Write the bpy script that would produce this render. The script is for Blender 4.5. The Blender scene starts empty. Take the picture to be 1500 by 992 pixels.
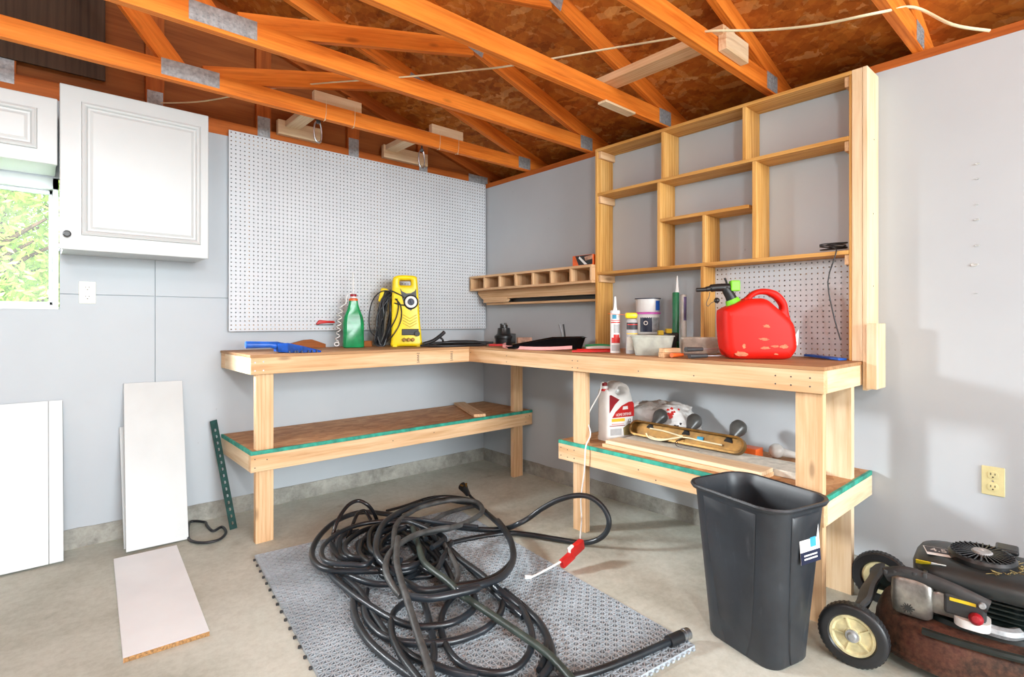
import bpy, bmesh, math, random
from mathutils import Vector, Matrix, noise
random.seed(7)
SC = bpy.context.scene
COL = SC.collection
PI = math.pi
# ---------------------------------------------------------------- camera model (1500 x 992)
FPX, CX, CY = 786.0, 750.0, 471.0
CAM = Vector((-2.846, -3.58, 1.174))
FWD = Vector((.6626, .749, 0)).normalized()
RGT = Vector((FWD.y, -FWD.x, 0))
def ray(u, v): return FWD + RGT*((u-CX)/FPX) + Vector((0, 0, -(v-CY)/FPX))
def atx(u, v, x): d = ray(u, v); return CAM + d*((x-CAM.x)/d.x)
def aty(u, v, y): d = ray(u, v); return CAM + d*((y-CAM.y)/d.y)
def atz(u, v, z): d = ray(u, v); return CAM + d*((z-CAM.z)/d.z)
def atd(u, v, t): return CAM + ray(u, v)*t
# ---------------------------------------------------------------- materials
def lin(c):
    if isinstance(c, str):
        c = [int(c[i:i+2], 16)/255 for i in (0, 2, 4)]
    return tuple((x/12.92 if x <= .04045 else ((x+.055)/1.055)**2.4) for x in c) + (1,)
MATS = {}
class NT:
    def __init__(s, name):
        s.m = bpy.data.materials.new(name); s.m.use_nodes = True
        s.t = s.m.node_tree; s.n = s.t.nodes; s.b = s.n['Principled BSDF']
    def add(s, typ, **kw):
        nd = s.n.new(typ)
        for k, v in kw.items():
            if k in nd.inputs.keys() if isinstance(k, str) else False: nd.inputs[k].default_value = v
            else: setattr(nd, k, v)
        return nd
    def l(s, a, b): s.t.links.new(a, b)
    def coord(s, scale=(1, 1, 1), rnd=True):
        tc = s.add('ShaderNodeTexCoord'); mp = s.add('ShaderNodeMapping')
        mp.inputs['Scale'].default_value = scale
        s.l(tc.outputs['Object'], mp.inputs['Vector'])
        if rnd:
            oi = s.add('ShaderNodeObjectInfo'); mu = s.add('ShaderNodeMath', operation='MULTIPLY')
            mu.inputs[1].default_value = 37.0
            s.l(oi.outputs['Random'], mu.inputs[0]); s.l(mu.outputs[0], mp.inputs['Location'])
        return mp.outputs[0]
    def noise(s, vec, scale, detail=4, rough=.55, dist=0):
        nd = s.add('ShaderNodeTexNoise'); nd.inputs['Scale'].default_value = scale
        nd.inputs['Detail'].default_value = detail; nd.inputs['Roughness'].default_value = rough
        nd.inputs['Distortion'].default_value = dist
        s.l(vec, nd.inputs['Vector']); return nd.outputs['Fac']
    def ramp(s, fac, stops, interp='LINEAR'):
        r = s.add('ShaderNodeValToRGB'); cr = r.color_ramp; cr.interpolation = interp
        while len(cr.elements) < len(stops): cr.elements.new(.5)
        for e, (p, c) in zip(cr.elements, stops): e.position = p; e.color = lin(c)
        s.l(fac, r.inputs[0]); return r.outputs[0]
    def mix(s, fac, a, b, mode='MIX'):
        m = s.add('ShaderNodeMix', data_type='RGBA', blend_type=mode)
        for val, i in ((fac, 0), (a, 6), (b, 7)):
            if hasattr(val, 'is_output') or hasattr(val, 'links'): s.l(val, m.inputs[i])
            else: m.inputs[i].default_value = val if i == 0 else lin(val)
        return m.outputs[2]
    def bump(s, fac, strength=.2, dist=.01):
        b = s.add('ShaderNodeBump'); b.inputs['Strength'].default_value = strength
        b.inputs['Distance'].default_value = dist
        s.l(fac, b.inputs['Height']); s.l(b.outputs[0], s.b.inputs['Normal'])
    def done(s, col, rough=.5, metal=0., spec=.5):
        if col is not None:
            if hasattr(col, 'links'): s.l(col, s.b.inputs['Base Color'])
            else: s.b.inputs['Base Color'].default_value = lin(col)
        if hasattr(rough, 'links'): s.l(rough, s.b.inputs['Roughness'])
        else: s.b.inputs['Roughness'].default_value = rough
        s.b.inputs['Metallic'].default_value = metal
        s.b.inputs['Specular IOR Level'].default_value = spec
        MATS[s.m.name] = s.m
        return s.m
def shade(c, k):
    v = [int(c[i:i+2], 16)/255 for i in (0, 2, 4)]
    return tuple(min(1, x*k) for x in v)
def plain(name, c, rough=.5, metal=0., var=.12, scale=14, bump=0., spec=.5, trans=0., sat=None):
    t = NT(name); v = t.coord()
    n = t.noise(v, scale, 5)
    col = t.ramp(n, [(.3, shade(c, 1-var)), (.7, shade(c, 1+var*.6))])
    if bump: t.bump(t.noise(v, scale*8, 4), bump, .004)
    m = t.done(col, rough, metal, spec)
    if trans: t.b.inputs['Transmission Weight'].default_value = trans
    return m
def wood(name, light, mid, dark, grain=1., knots=True, rough=.62, ringscale=26):
    t = NT(name); v = t.coord((.9, 9, 9))
    n1 = t.noise(v, 2.2*grain, 6, .6, .6)
    v2 = t.coord((1.2, 40, 40)); n2 = t.noise(v2, 3, 4)
    v3 = t.coord((.5, 7, 7))
    w = t.add('ShaderNodeTexWave', wave_type='BANDS', bands_direction='Y'); t.l(v3, w.inputs['Vector'])
    w.inputs['Scale'].default_value = 2.4*grain; w.inputs['Distortion'].default_value = 9; w.inputs['Detail'].default_value = 2
    w.inputs['Detail Scale'].default_value = .8
    c = t.ramp(n1, [(.25, dark), (.5, mid), (.75, light)])
    c = t.mix(.28, c, t.ramp(w.outputs['Fac'], [(0, dark), (.6, light)]))
    c = t.mix(.22, c, t.ramp(n2, [(.35, dark), (.65, light)]))
    if knots:
        vk = t.coord((2.6, 8, 8)); vo = t.add('ShaderNodeTexVoronoi'); t.l(vk, vo.inputs['Vector'])
        vo.inputs['Scale'].default_value = 1.1
        k = t.ramp(vo.outputs['Distance'], [(.05, (.75, .75, .75)), (.13, (0, 0, 0))])
        c = t.mix(k, c, tuple(x*.55 for x in [int(dark[i:i+2], 16)/255 for i in (0, 2, 4)]))
    t.bump(n2, .12, .003)
    return t.done(c, rough, 0, .3)
M = MATS
wood('pine', 'efcfa8', 'deb487', 'bd8b5a')
wood('pine_pale', 'f3dfc2', 'ead0aa', 'cfa878', knots=False)
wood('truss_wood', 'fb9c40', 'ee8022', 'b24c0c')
wood('truss_brown', 'c9702e', 'b45c20', '86400f', knots=False)  # browner wood of the gable truss and wall plate
wood('plywood', 'e9bd78', 'd39c4c', '9c5c1c', grain=.8, knots=False)
wood('bench_ply', 'c2966c', 'ad7f57', '86603f', knots=False)
wood('old_ply', '5a4535', '4a3829', '33261b', grain=.5, knots=False)
wood('hardboard', 'a5622c', '96521f', '7a3d14', knots=False)
wood('block_orange', 'e08a3c', 'd5762a', 'b05a18', knots=False)
def concrete(name, a, b, c, scale=1.6, bump=.15, crack=True):
    t = NT(name); v = t.coord(rnd=False)
    n = t.noise(v, scale, 9, .62, .3); f = t.noise(v, 38, 6, .7)
    col = t.ramp(n, [(.3, c), (.5, b), (.66, a)])
    col = t.mix(.25, col, t.ramp(f, [(.35, c), (.6, a)]))
    if crack:
        s = t.noise(v, 5.5, 3, .5); k = t.ramp(s, [(.68, (0, 0, 0)), (.78, (.55, .55, .55))])
        col = t.mix(k, col, '6d5a42')
    t.bump(f, bump, .004)
    return t.done(col, .82, 0, .25)
concrete('floor_concrete', 'd1d4ca', 'c2c5ba', '9d9e90')
concrete('curb_concrete', 'b9b7ae', '9f9d95', '6f6d66', scale=5, bump=.5, crack=False)
concrete('driveway', 'd8d3c8', 'cac4b8', 'b5afa2')
def wallpaint():
    t = NT('wall_paint'); v = t.coord(rnd=False)
    n = t.noise(v, 1.1, 5, .55); f = t.noise(t.coord((1, 1, .6), rnd=False), 9, 6, .6)
    col = t.ramp(n, [(.3, 'b3b9bf'), (.7, 'bdc3c8')])
    vv = t.coord((7, 7, 4), rnd=False); vo = t.add('ShaderNodeTexVoronoi'); t.l(vv, vo.inputs['Vector']); vo.inputs['Scale'].default_value = 1.0
    k = t.ramp(vo.outputs['Distance'], [(.012, (.7, .7, .7)), (.03, (0, 0, 0))])
    col = t.mix(k, col, '77787a')
    s = t.ramp(f, [(.66, (0, 0, 0)), (.8, (.35, .35, .35))]); col = t.mix(s, col, 'a2a4a8')
    t.bump(f, .05, .003)
    return t.done(col, .6, 0, .3)
wallpaint()
def osb():
    t = NT('osb'); out = None
    nz = t.add('ShaderNodeTexNoise'); nz.inputs['Scale'].default_value = 18; nz.inputs['Detail'].default_value = 4; t.l(t.coord(rnd=False), nz.inputs['Vector'])
    for i, (sc, rz) in enumerate((((11, 34, 12), 20), ((13, 42, 14), -55), ((9, 28, 10), 80))):
        tc = t.add('ShaderNodeTexCoord'); m0 = t.add('ShaderNodeMapping'); m0.inputs['Rotation'].default_value = (0, 0, math.radians(rz)); t.l(tc.outputs['Object'], m0.inputs['Vector'])
        mp = t.add('ShaderNodeMapping'); mp.inputs['Scale'].default_value = sc; t.l(m0.outputs[0], mp.inputs['Vector'])
        ad = t.add('ShaderNodeVectorMath', operation='MULTIPLY_ADD'); t.l(nz.outputs['Color'], ad.inputs[0])
        ad.inputs[1].default_value = (1.6, 1.6, 1.6); t.l(mp.outputs[0], ad.inputs[2])
        vo = t.add('ShaderNodeTexVoronoi'); t.l(ad.outputs[0], vo.inputs['Vector']); vo.inputs['Scale'].default_value = 1
        se = t.add('ShaderNodeSeparateColor'); t.l(vo.outputs['Color'], se.inputs[0])
        c = t.ramp(se.outputs[i], [(0, '5a260a'), (.2, 'a0551c'), (.7, 'cc762a'), (.9, 'e0943e'), (1, 'ffce88')])
        out = c if out is None else t.mix(.5, out, c)
    big = t.noise(t.coord(rnd=False), 1.7, 4); out = t.mix(.35, out, t.ramp(big, [(.3, '7e3c10'), (.7, 'cf7a2a')]))
    return t.done(out, .7, 0, .25)
osb()
def osb_light():
    t = NT('osb_shelf'); nz = t.noise(t.coord((1, 3, 1)), 7, 6, .65, .8)
    v = t.coord((16, 40, 10)); vo = t.add('ShaderNodeTexVoronoi'); t.l(v, vo.inputs['Vector']); vo.inputs['Scale'].default_value = 1
    se = t.add('ShaderNodeSeparateColor'); t.l(vo.outputs['Color'], se.inputs[0])
    c = t.mix(.4, t.ramp(nz, [(.3, '9c6a42'), (.5, 'bb875a'), (.7, 'd0a274')]), t.ramp(se.outputs[0], [(0, '8a5a34'), (.5, 'bf8d5e'), (1, 'd8b084')]))
    return t.done(c, .6, 0, .3)
osb_light()
plain('peg_white', 'c9cdd2', .45, var=.03, scale=2)
plain('cabinet_white', 'c2c5c5', .35, var=.02, scale=3)
plain('melamine', 'c6c9c9', .35, var=.03, scale=4)
plain('melamine_lit', 'f3f7fa', .4, var=.02, scale=4)  # same melamine made whiter, stands in for light missing on the flat board
plain('particle_edge', 'a87d4e', .8, var=.35, scale=120)
plain('teal_edge', '2f9c86', .6, var=.25, scale=20)
plain('black_rubber', '25272a', .38, var=.35, scale=9, spec=.5)
plain('black_hose', '23292f', .33, var=.5, scale=5, spec=.6)
plain('grey_hose', '4a4c4c', .5, var=.35, scale=16)
plain('green_hose', '39443f', .42, var=.3, scale=12)
plain('black_plastic', '1d1e20', .35, var=.2)
plain('black_gloss', '1c1c1f', .2, var=.2)
plain('charcoal', '3b3d3f', .45, var=.2)
def binmat():
    t = NT('bin_plastic'); v = t.coord()
    n = t.noise(v, 5, 6, .65); s = t.noise(t.coord((9, 9, 2)), 4, 6, .7)
    c = t.ramp(n, [(.3, '23262b'), (.7, '32373d')])
    c = t.mix(t.ramp(s, [(.6, (0, 0, 0)), (.82, (.5, .5, .5))]), c, '7b8086')
    return t.done(c, .42, 0, .5)
binmat()
plain('steel', 'b9bcc0', .32, 1., var=.15, scale=30)
plain('galvanised', 'a9adb0', .45, .35, var=.15, scale=60)
plain('brass', '86622f', .42, .6, var=.25, scale=20)
plain('green_steel', '1f4743', .45, .2, var=.3, scale=20)
plain('yellow', 'f2d417', .35, var=.06)
plain('green_plastic', '0c8a4f', .28, var=.2, spec=.6)
plain('red_plastic', 'd41c10', .5, var=.06, spec=.25)
plain('worn_red', 'd8734a', .6, var=.25, scale=60)
plain('red', 'c8201f', .4, var=.1)
plain('dark_red', '9a1622', .4, var=.15)
plain('orange', 'e8682a', .4, var=.1)
plain('lime', '7ddc25', .4, var=.08)
plain('blue_plastic', '1e62c8', .4, var=.25, scale=9)
plain('navy', '1b2340', .4, var=.1)
plain('white_plastic', 'eeeeec', .35, var=.04)
plain('jug_white', 'f1f0ee', .4, var=.03)
plain('off_white', 'd9d6ca', .55, var=.15, scale=18)
plain('ivory', 'ddd49f', .4, var=.05)
plain('cream_hub', 'd9d0a2', .5, var=.22, scale=20)
plain('cable_cream', 'e6d9b4', .5, var=.08)
plain('pink', 'eda3a0', .5, var=.06)
plain('magenta', 'd95cc0', .4, var=.08)
plain('violet_print', '7d73a8', .5, var=.2)
plain('label_blue', '3f9fc4', .4, var=.2)
plain('bulb_smoke', '4b4a48', .3, var=.25, scale=8)
plain('bulb_glass', 'd8d8d4', .15, var=.1)
plain('green_tool', '2d9a63', .4, var=.1)
plain('orange_box', 'd9622a', .5, var=.35, scale=30)
plain('tan_box', 'b98f77', .6, var=.3, scale=30)
plain('dark_green', '173a2b', .45, var=.3)
plain('tube_green', '1c7a4f', .35, var=.15)
plain('mower_grey', '272c2d', .4, var=.18, scale=8)
plain('mower_dark', '17211f', .35, var=.3)
plain('muffler', '9b9994', .4, .85, var=.3, scale=18)
plain('yellow_shade', 'b59a10', .5)
plain('clamp_yellow', 'e7c92a', .4, var=.1)
plain('wood_tan', 'c9a26b', .6, var=.2, scale=30)
plain('mat_grey', 'b0bac2', .5, var=.12, scale=5)
plain('print_red', 'd2302a', .4, var=.06)
plain('print_yellow', 'f0c53a', .4, var=.06)
plain('print_dark', '38363c', .5, var=.1)
plain('print_grey', 'b9b9ba', .5, var=.1)
plain('print_green', '2fa05a', .5, var=.15)
plain('soil', '5b4a34', .8, var=.35, scale=40)
plain('bark', '5a4634', .9, var=.35, scale=18)
plain('straw', '9a8a5a', .9, var=.3)
plain('lawn_green', '6f9a3e', .9, var=.35, scale=3)
plain('outlet_slot', '2c2c2a', .6)
plain('outlet_white', 'e9e7dc', .35, var=.02)
def rust():
    t = NT('rusty_deck'); v = t.coord(rnd=False)
    n = t.noise(v, 7, 8, .65, .4); f = t.noise(v, 45, 5, .7)
    c = t.ramp(n, [(.34, '16211f'), (.46, '2b211b'), (.56, '43271f'), (.70, '5a3027'), (.86, '90553a')])
    c = t.mix(.3, c, t.ramp(f, [(.35, '2a1510'), (.7, '9a6a50')]))
    t.bump(f, .3, .003)
    return t.done(c, .62, .1, .4)
rust()
def clear(name, c, alpha=.45, rough=.2):
    t = NT(name); v = t.coord(); n = t.noise(v, 20, 5)
    m = t.done(t.ramp(n, [(.3, shade(c, .85)), (.7, c)]), rough, 0, .5)
    t.b.inputs['Transmission Weight'].default_value = alpha
    return m
clear('milky_clear', 'e4e6da', .45, .25)
def glassmat():
    t = NT('window_glass'); tr = t.add('ShaderNodeBsdfTransparent'); gl = t.add('ShaderNodeBsdfGlossy'); gl.inputs['Roughness'].default_value = .3
    mx = t.add('ShaderNodeMixShader'); n = t.noise(t.coord(), 4); r = t.ramp(n, [(.3, (.1, .1, .1)), (.7, (.16, .16, .16))])
    t.l(r, mx.inputs[0]); t.l(tr.outputs[0], mx.inputs[1]); t.l(gl.outputs[0], mx.inputs[2])
    t.l(mx.outputs[0], t.n['Material Output'].inputs['Surface']); MATS['window_glass'] = t.m
glassmat()
def leafmat(name, a, b):
    t = NT(name); v = t.coord(); n = t.noise(v, 2.5, 4)
    m = t.done(t.ramp(n, [(.35, a), (.65, b)]), .55, 0, .3)
    t.b.inputs['Subsurface Weight'].default_value = 0.0
    return m
leafmat('leaf', '9cc456', 'cfe67c'); leafmat('leaf_deep', '74a344', 'a9cc60')
# ---------------------------------------------------------------- object helpers
WM = {}
def link(o): COL.objects.link(o); return o
def tag(o, label=None, cat=None, group=None, kind=None):
    if label: o['label'] = label
    if cat: o['category'] = cat
    if group: o['group'] = group
    if kind: o['kind'] = kind
    return o
def thing(name, label, cat, loc=(0, 0, 0), group=None):
    o = link(bpy.data.objects.new(name, None)); o.location = loc; o.empty_display_size = .05
    WM[o] = Matrix.Translation(Vector(loc)); return tag(o, label, cat, group)
def putmesh(name, me, mat, parent=None, MX=None):
    o = link(bpy.data.objects.new(name, me))
    if mat and not me.materials: me.materials.append(M[mat])
    if MX is None:
        vs = [v.co for v in me.vertices]
        mn = [min(v[i] for v in vs) for i in range(3)]; mxx = [max(v[i] for v in vs) for i in range(3)]
        c = Vector(((mn[0]+mxx[0])/2, (mn[1]+mxx[1])/2, mn[2]))
        me.transform(Matrix.Translation(-c)); MX = Matrix.Translation(c)
    WM[o] = MX.copy()
    if parent is not None:
        o.parent = parent; o.matrix_basis = WM[parent].inverted() @ MX
    else: o.matrix_basis = MX
    return o
def put(name, bm, mat, parent=None, MX=None, smooth=False, ang=35):
    bmesh.ops.recalc_face_normals(bm, faces=bm.faces[:])
    if smooth:
        for f in bm.faces: f.smooth = True
        for e in bm.edges:
            if len(e.link_faces) == 2 and e.calc_face_angle(0) > math.radians(ang): e.smooth = False
    me = bpy.data.meshes.new(name); bm.to_mesh(me); bm.free()
    return putmesh(name, me, mat, parent, MX)
def struct(o): o['kind'] = 'structure'; return o
def B(): return bmesh.new()
def box(bm, x0, x1, y0, y1, z0, z1, bev=0, MX=None):
    r = bmesh.ops.create_cube(bm, size=1)
    vs = r['verts']
    bmesh.ops.scale(bm, vec=(abs(x1-x0), abs(y1-y0), abs(z1-z0)), verts=vs)
    bmesh.ops.translate(bm, vec=((x0+x1)/2, (y0+y1)/2, (z0+z1)/2), verts=vs)
    if MX is not None: bmesh.ops.transform(bm, matrix=MX, verts=vs)
    if bev:
        es = list({e for v in vs for e in v.link_edges})
        bmesh.ops.bevel(bm, geom=es, offset=bev, segments=2, profile=.5, affect='EDGES')
    return bm
def boxo(name, x0, x1, y0, y1, z0, z1, mat, parent=None, bev=.002, MX=None):
    return put(name, box(B(), x0, x1, y0, y1, z0, z1, bev), mat, parent, MX)
def frame(loc, yaw=0, pitch=0, roll=0):
    """local x to the right, y up, z towards the viewer; angles in degrees"""
    a = math.radians(yaw)
    m = Matrix(((math.cos(a), 0, math.sin(a), 0), (math.sin(a), 0, -math.cos(a), 0), (0, 1, 0, 0), (0, 0, 0, 1)))
    return Matrix.Translation(Vector(loc)) @ m @ Matrix.Rotation(math.radians(roll), 4, 'Z') @ Matrix.Rotation(math.radians(pitch), 4, 'X')
def yawf(loc, yaw): return Matrix.Translation(Vector(loc)) @ Matrix.Rotation(math.radians(yaw), 4, 'Z')
def board(name, p0, p1, side, h, w, mat, parent=None, bev=.002, off=0):
    """a board from p0 to p1; w = size along 'side', h = size across; grain along local x"""
    p0 = Vector(p0); p1 = Vector(p1); d = p1-p0; L = d.length; d.normalize()
    s = Vector(side); s = (s - d*s.dot(d)).normalized(); u = d.cross(s).normalized()
    c = (p0+p1)/2
    m = Matrix(((d.x, s.x, u.x, c.x), (d.y, s.y, u.y, c.y), (d.z, s.z, u.z, c.z), (0, 0, 0, 1)))
    return put(name, box(B(), -L/2, L/2, -w/2, w/2, -h/2, h/2, bev), mat, parent, m)
def boardbox(name, x0, x1, y0, y1, z0, z1, axis, mat, parent=None, bev=.002):
    c = ((x0+x1)/2, (y0+y1)/2, (z0+z1)/2); s = (abs(x1-x0), abs(y1-y0), abs(z1-z0))
    if axis == 'x': return board(name, (x0, c[1], c[2]), (x1, c[1], c[2]), (0, 1, 0), s[2], s[1], mat, parent, bev)
    if axis == 'y': return board(name, (c[0], y0, c[2]), (c[0], y1, c[2]), (1, 0, 0), s[2], s[0], mat, parent, bev)
    return board(name, (c[0], c[1], z0), (c[0], c[1], z1), (1, 0, 0), s[1], s[0], mat, parent, bev)
def cyl(bm, p0, p1, r0, r1=None, seg=20, cap=True):
    p0 = Vector(p0); p1 = Vector(p1); r1 = r0 if r1 is None else r1
    d = p1-p0; q = d.to_track_quat('Z', 'Y').to_matrix().to_4x4()
    bmesh.ops.create_cone(bm, cap_ends=cap, segments=seg, radius1=r0, radius2=r1, depth=d.length,
                          matrix=Matrix.Translation((p0+p1)/2) @ q)
    return bm
def ball(bm, c, r, sc=(1, 1, 1), sub=16):
    bmesh.ops.create_uvsphere(bm, u_segments=sub, v_segments=max(8, sub//2), radius=r,
                              matrix=Matrix.Translation(Vector(c)) @ Matrix.Diagonal((*sc, 1)))
    return bm
def lathe(bm, prof, seg=28, MX=None):
    """profile of (r, z) revolved round z"""
    rings = []; new = []
    for r, z in prof:
        if r < 1e-6: vs = [bm.verts.new((0, 0, z))]
        else: vs = [bm.verts.new((r*math.cos(2*PI*i/seg), r*math.sin(2*PI*i/seg), z)) for i in range(seg)]
        rings.append(vs); new += vs
    for a, b in zip(rings, rings[1:]):
        for i in range(seg):
            j = (i+1) % seg
            if len(a) == 1 and len(b) == 1: continue
            if len(a) == 1: bm.faces.new((a[0], b[i], b[j]))
            elif len(b) == 1: bm.faces.new((a[i], b[0], a[j]))
            else: bm.faces.new((a[i], b[i], b[j], a[j]))
    if MX is not None: bmesh.ops.transform(bm, matrix=MX, verts=new)
    return bm
def loft(bm, rings, cap0=True, cap1=True, closed=True):
    vr = [[bm.verts.new(p) for p in r] for r in rings]
    n = len(vr[0])
    for a, b in zip(vr, vr[1:]):
        for i in range(n if closed else n-1):
            j = (i+1) % n
            try: bm.faces.new((a[i], b[i], b[j], a[j]))
            except ValueError: pass
    if cap0: bm.faces.new(vr[0][::-1])
    if cap1: bm.faces.new(vr[-1])
    return bm
def rrect(hx, hy, r, z=0, cx=0, cy=0, seg=6):
    r = min(r, hx*.999, hy*.999); out = []
    for k, (sx, sy) in enumerate(((1, 1), (-1, 1), (-1, -1), (1, -1))):
        for i in range(seg+1):
            a = PI/2*k + PI/2*i/seg
            out.append(Vector((cx+sx*(hx-r)+r*math.cos(a), cy+sy*(hy-r)+r*math.sin(a), z)))
    return out
def smooth_path(pts, sub=6, closed=False):
    pts = [Vector(p) for p in pts]; n = len(pts); out = []
    rng = n if closed else n-1
    for i in range(rng):
        g = (lambda k: pts[k % n]) if closed else (lambda k: pts[max(0, min(n-1, k))])
        p0, p1, p2, p3 = g(i-1), g(i), g(i+1), g(i+2)
        for k in range(sub):
            t = k/sub
            out.append(.5*((2*p1)+(-p0+p2)*t+(2*p0-5*p1+4*p2-p3)*t*t+(-p0+3*p1-3*p2+p3)*t**3))
    if not closed: out.append(pts[-1])
    return out
def tube(bm, pts, r, seg=10, smooth=6, closed=False, flat=1.):
    ps = smooth_path(pts, smooth, closed) if smooth else [Vector(p) for p in pts]
    n = len(ps); rings = []; up = Vector((0, 0, 1)); prev = None
    for i, p in enumerate(ps):
        if closed: d = ps[(i+1) % n]-ps[i-1]
        else: d = ps[min(n-1, i+1)]-ps[max(0, i-1)]
        if d.length < 1e-9: d = Vector((1, 0, 0))
        d.normalize()
        if prev is None:
            s = d.cross(up)
            if s.length < .05: s = d.cross(Vector((1, 0, 0)))
        else: s = prev - d*prev.dot(d)
        if s.length < 1e-6: s = d.orthogonal()
        s.normalize(); t = d.cross(s); prev = s
        rr = r(i/(n-1)) if callable(r) else r
        rings.append([p + s*(rr*math.cos(2*PI*k/seg)) + t*(rr*flat*math.sin(2*PI*k/seg)) for k in range(seg)])
    if closed: rings.append(rings[0])
    return loft(bm, rings, not closed, not closed)
def tubeo(name, pts, r, mat, parent=None, seg=10, smooth=6, closed=False, MX=None, flat=1.):
    bm = tube(B(), pts, r, seg, smooth, closed, flat)
    if closed: bmesh.ops.remove_doubles(bm, verts=bm.verts[:], dist=1e-6)
    return put(name, bm, mat, parent, MX, smooth=True, ang=60)
def from_curve(cu, name):
    o = link(bpy.data.objects.new('tmp', cu)); dg = bpy.context.evaluated_depsgraph_get(); dg.update()
    me = bpy.data.meshes.new_from_object(o.evaluated_get(dg)); me.name = name
    bpy.data.objects.remove(o); me.materials.clear(); return me
def plate(name, loops, thick, bev, mat, parent=None, MX=None, res=2, smooth=True):
    """2-D outlines (first outer, the others holes) given thickness and rounded edges; local XY, centred in z"""
    cu = bpy.data.curves.new(name, 'CURVE'); cu.dimensions = '2D'; cu.fill_mode = 'BOTH'
    cu.extrude = max(0, thick/2-bev); cu.bevel_depth = bev; cu.bevel_resolution = res; cu.offset = -bev
    for lp in loops:
        s = cu.splines.new('POLY'); s.points.add(len(lp)-1)
        for p, q in zip(s.points, lp): p.co = (q[0], q[1], 0, 1)
        s.use_cyclic_u = True
    me = from_curve(cu, name)
    if smooth:
        bm = B(); bm.from_mesh(me); bmesh.ops.remove_doubles(bm, verts=bm.verts[:], dist=1e-5)
        return put(name, bm, mat, parent, MX or Matrix(), smooth=True, ang=40)
    return putmesh(name, me, mat, parent, MX or Matrix())
def rr2(x0, x1, y0, y1, r, seg=5): return [(p.x, p.y) for p in rrect((x1-x0)/2, (y1-y0)/2, r, 0, (x0+x1)/2, (y0+y1)/2, seg)]
def cat2(pts, sub=5): return [(p.x, p.y) for p in smooth_path([(x, y, 0) for x, y in pts], sub, True)]
def words(name, txt, size, mat, parent, MX, thick=.0004, sx=1., align='CENTER'):
    cu = bpy.data.curves.new(name, 'FONT'); cu.body = txt; cu.size = size; cu.extrude = thick
    cu.align_x = align; cu.align_y = 'CENTER'
    me = from_curve(cu, name)
    return putmesh(name, me, mat, parent, MX @ Matrix.Diagonal((sx, 1, 1, 1)))
def quad(name, pts, thick, mat, parent, MX):
    """thin printed patch (outline in local XY) standing proud of a surface"""
    bm = B(); loft(bm, [[Vector((x, y, 0)) for x, y in pts], [Vector((x, y, thick)) for x, y in pts]])
    return put(name, bm, mat, parent, MX)
SKY_STRENGTH, SUN_E, DOOR_E, FILL_E, WIN_E, EXPO = .42, 1.6, 860, 98, 1000, -0.06
# ================================================================ THE SETTING
WT = 2.299                                    # wall top
TP = 2.337                                    # top of the wall plate, underside of the truss chords
XL, YR = -6.2, -6.7                           # left wall, door wall
struct(boxo('floor', XL-.2, .25, YR-.1, .2, -.12, 0, 'floor_concrete', bev=0))
struct(boxo('driveway_floor', -16, 8, -22, YR-.1, -.16, -.03, 'driveway', bev=0))
struct(boxo('lawn_floor', -22, 14, .35, 26, -.3, -.12, 'lawn_green', bev=0))
# back wall: painted sheathing panels with open seams, a window opening
wx0, wx1, wz0, wz1 = -3.62, -2.765, 1.236, 1.90
bm = B(); g = .0022
box(bm, XL, wx0-.05, 0, .03, .10, WT)                          # left of the window
box(bm, wx0-.05, wx1+.004, 0, .03, .10, wz0)                   # under it
box(bm, wx0-.05, wx1+.004, 0, .03, wz1, WT)                    # over it
box(bm, wx1+.004, -2.352-g, 0, .03, .10, 1.3145-g); box(bm, wx1+.004, -2.352-g, 0, .03, 1.3145+g, WT)
box(bm, -2.352+g, -1.96, 0, .03, .10, 1.3145-g); box(bm, -2.352+g, -1.96, 0, .03, 1.3145+g, WT)
box(bm, -1.96, .12, 0, .03, .10, WT)
box(bm, wx1+.004, -1.95, .012, .034, .10, WT)
struct(put('wall_back', bm, 'wall_paint'))
bm = B(); box(bm, 0, .10, YR, 0, .09, WT); struct(put('wall_right', bm, 'wall_paint'))
bm = B(); box(bm, XL-.1, XL, YR, .1, .0, WT); struct(put('wall_left', bm, 'wall_paint'))
bm = B(); box(bm, XL, -5.55, YR-.1, YR, 0, WT); box(bm, -.45, .1, YR-.1, YR, 0, WT); box(bm, -5.55, -.45, YR-.1, YR, 2.18, WT)
struct(put('wall_front', bm, 'wall_paint'))
# rough concrete kerb under the sheathing
def kerb(name, p0, p1, nrm, h0, h1):
    bm = B(); p0 = Vector(p0); p1 = Vector(p1); n = Vector(nrm); N = 90; rings = []
    for i in range(N+1):
        t = i/N; p = p0.lerp(p1, t); h = h0+(h1-h0)*t + .004*noise.noise(p*14) + .003*noise.noise(p*41)
        o = .006 + .004*noise.noise(p*9)
        rings.append([p - n*.08, p + n*o, p + n*(o*.8) + Vector((0, 0, h)), p - n*.08 + Vector((0, 0, h))])
    return struct(put(name, loft(bm, rings), 'curb_concrete'))
kerb('baseboard_back', (XL, 0, 0), (0, 0, 0), (0, -1, 0), .102, .100)
kerb('baseboard_right', (0, 0, 0), (0, YR, 0), (-1, 0, 0), .098, .082)
# top plates and gable end
struct(boardbox('trim_plate_right', -.001, .10, YR, -.001, WT, TP, 'y', 'truss_brown'))
struct(boxo('trim_gable_sheet', XL, .3, .040, .052, WT, 4.4, 'hardboard', bev=0))
struct(boxo('trim_eave_right', .30, .34, YR, .05, 2.2, 2.62, 'hardboard', bev=0))
struct(boxo('trim_soffit_right', .10, .34, YR, .05, 2.2, 2.22, 'hardboard', bev=0))
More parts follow.
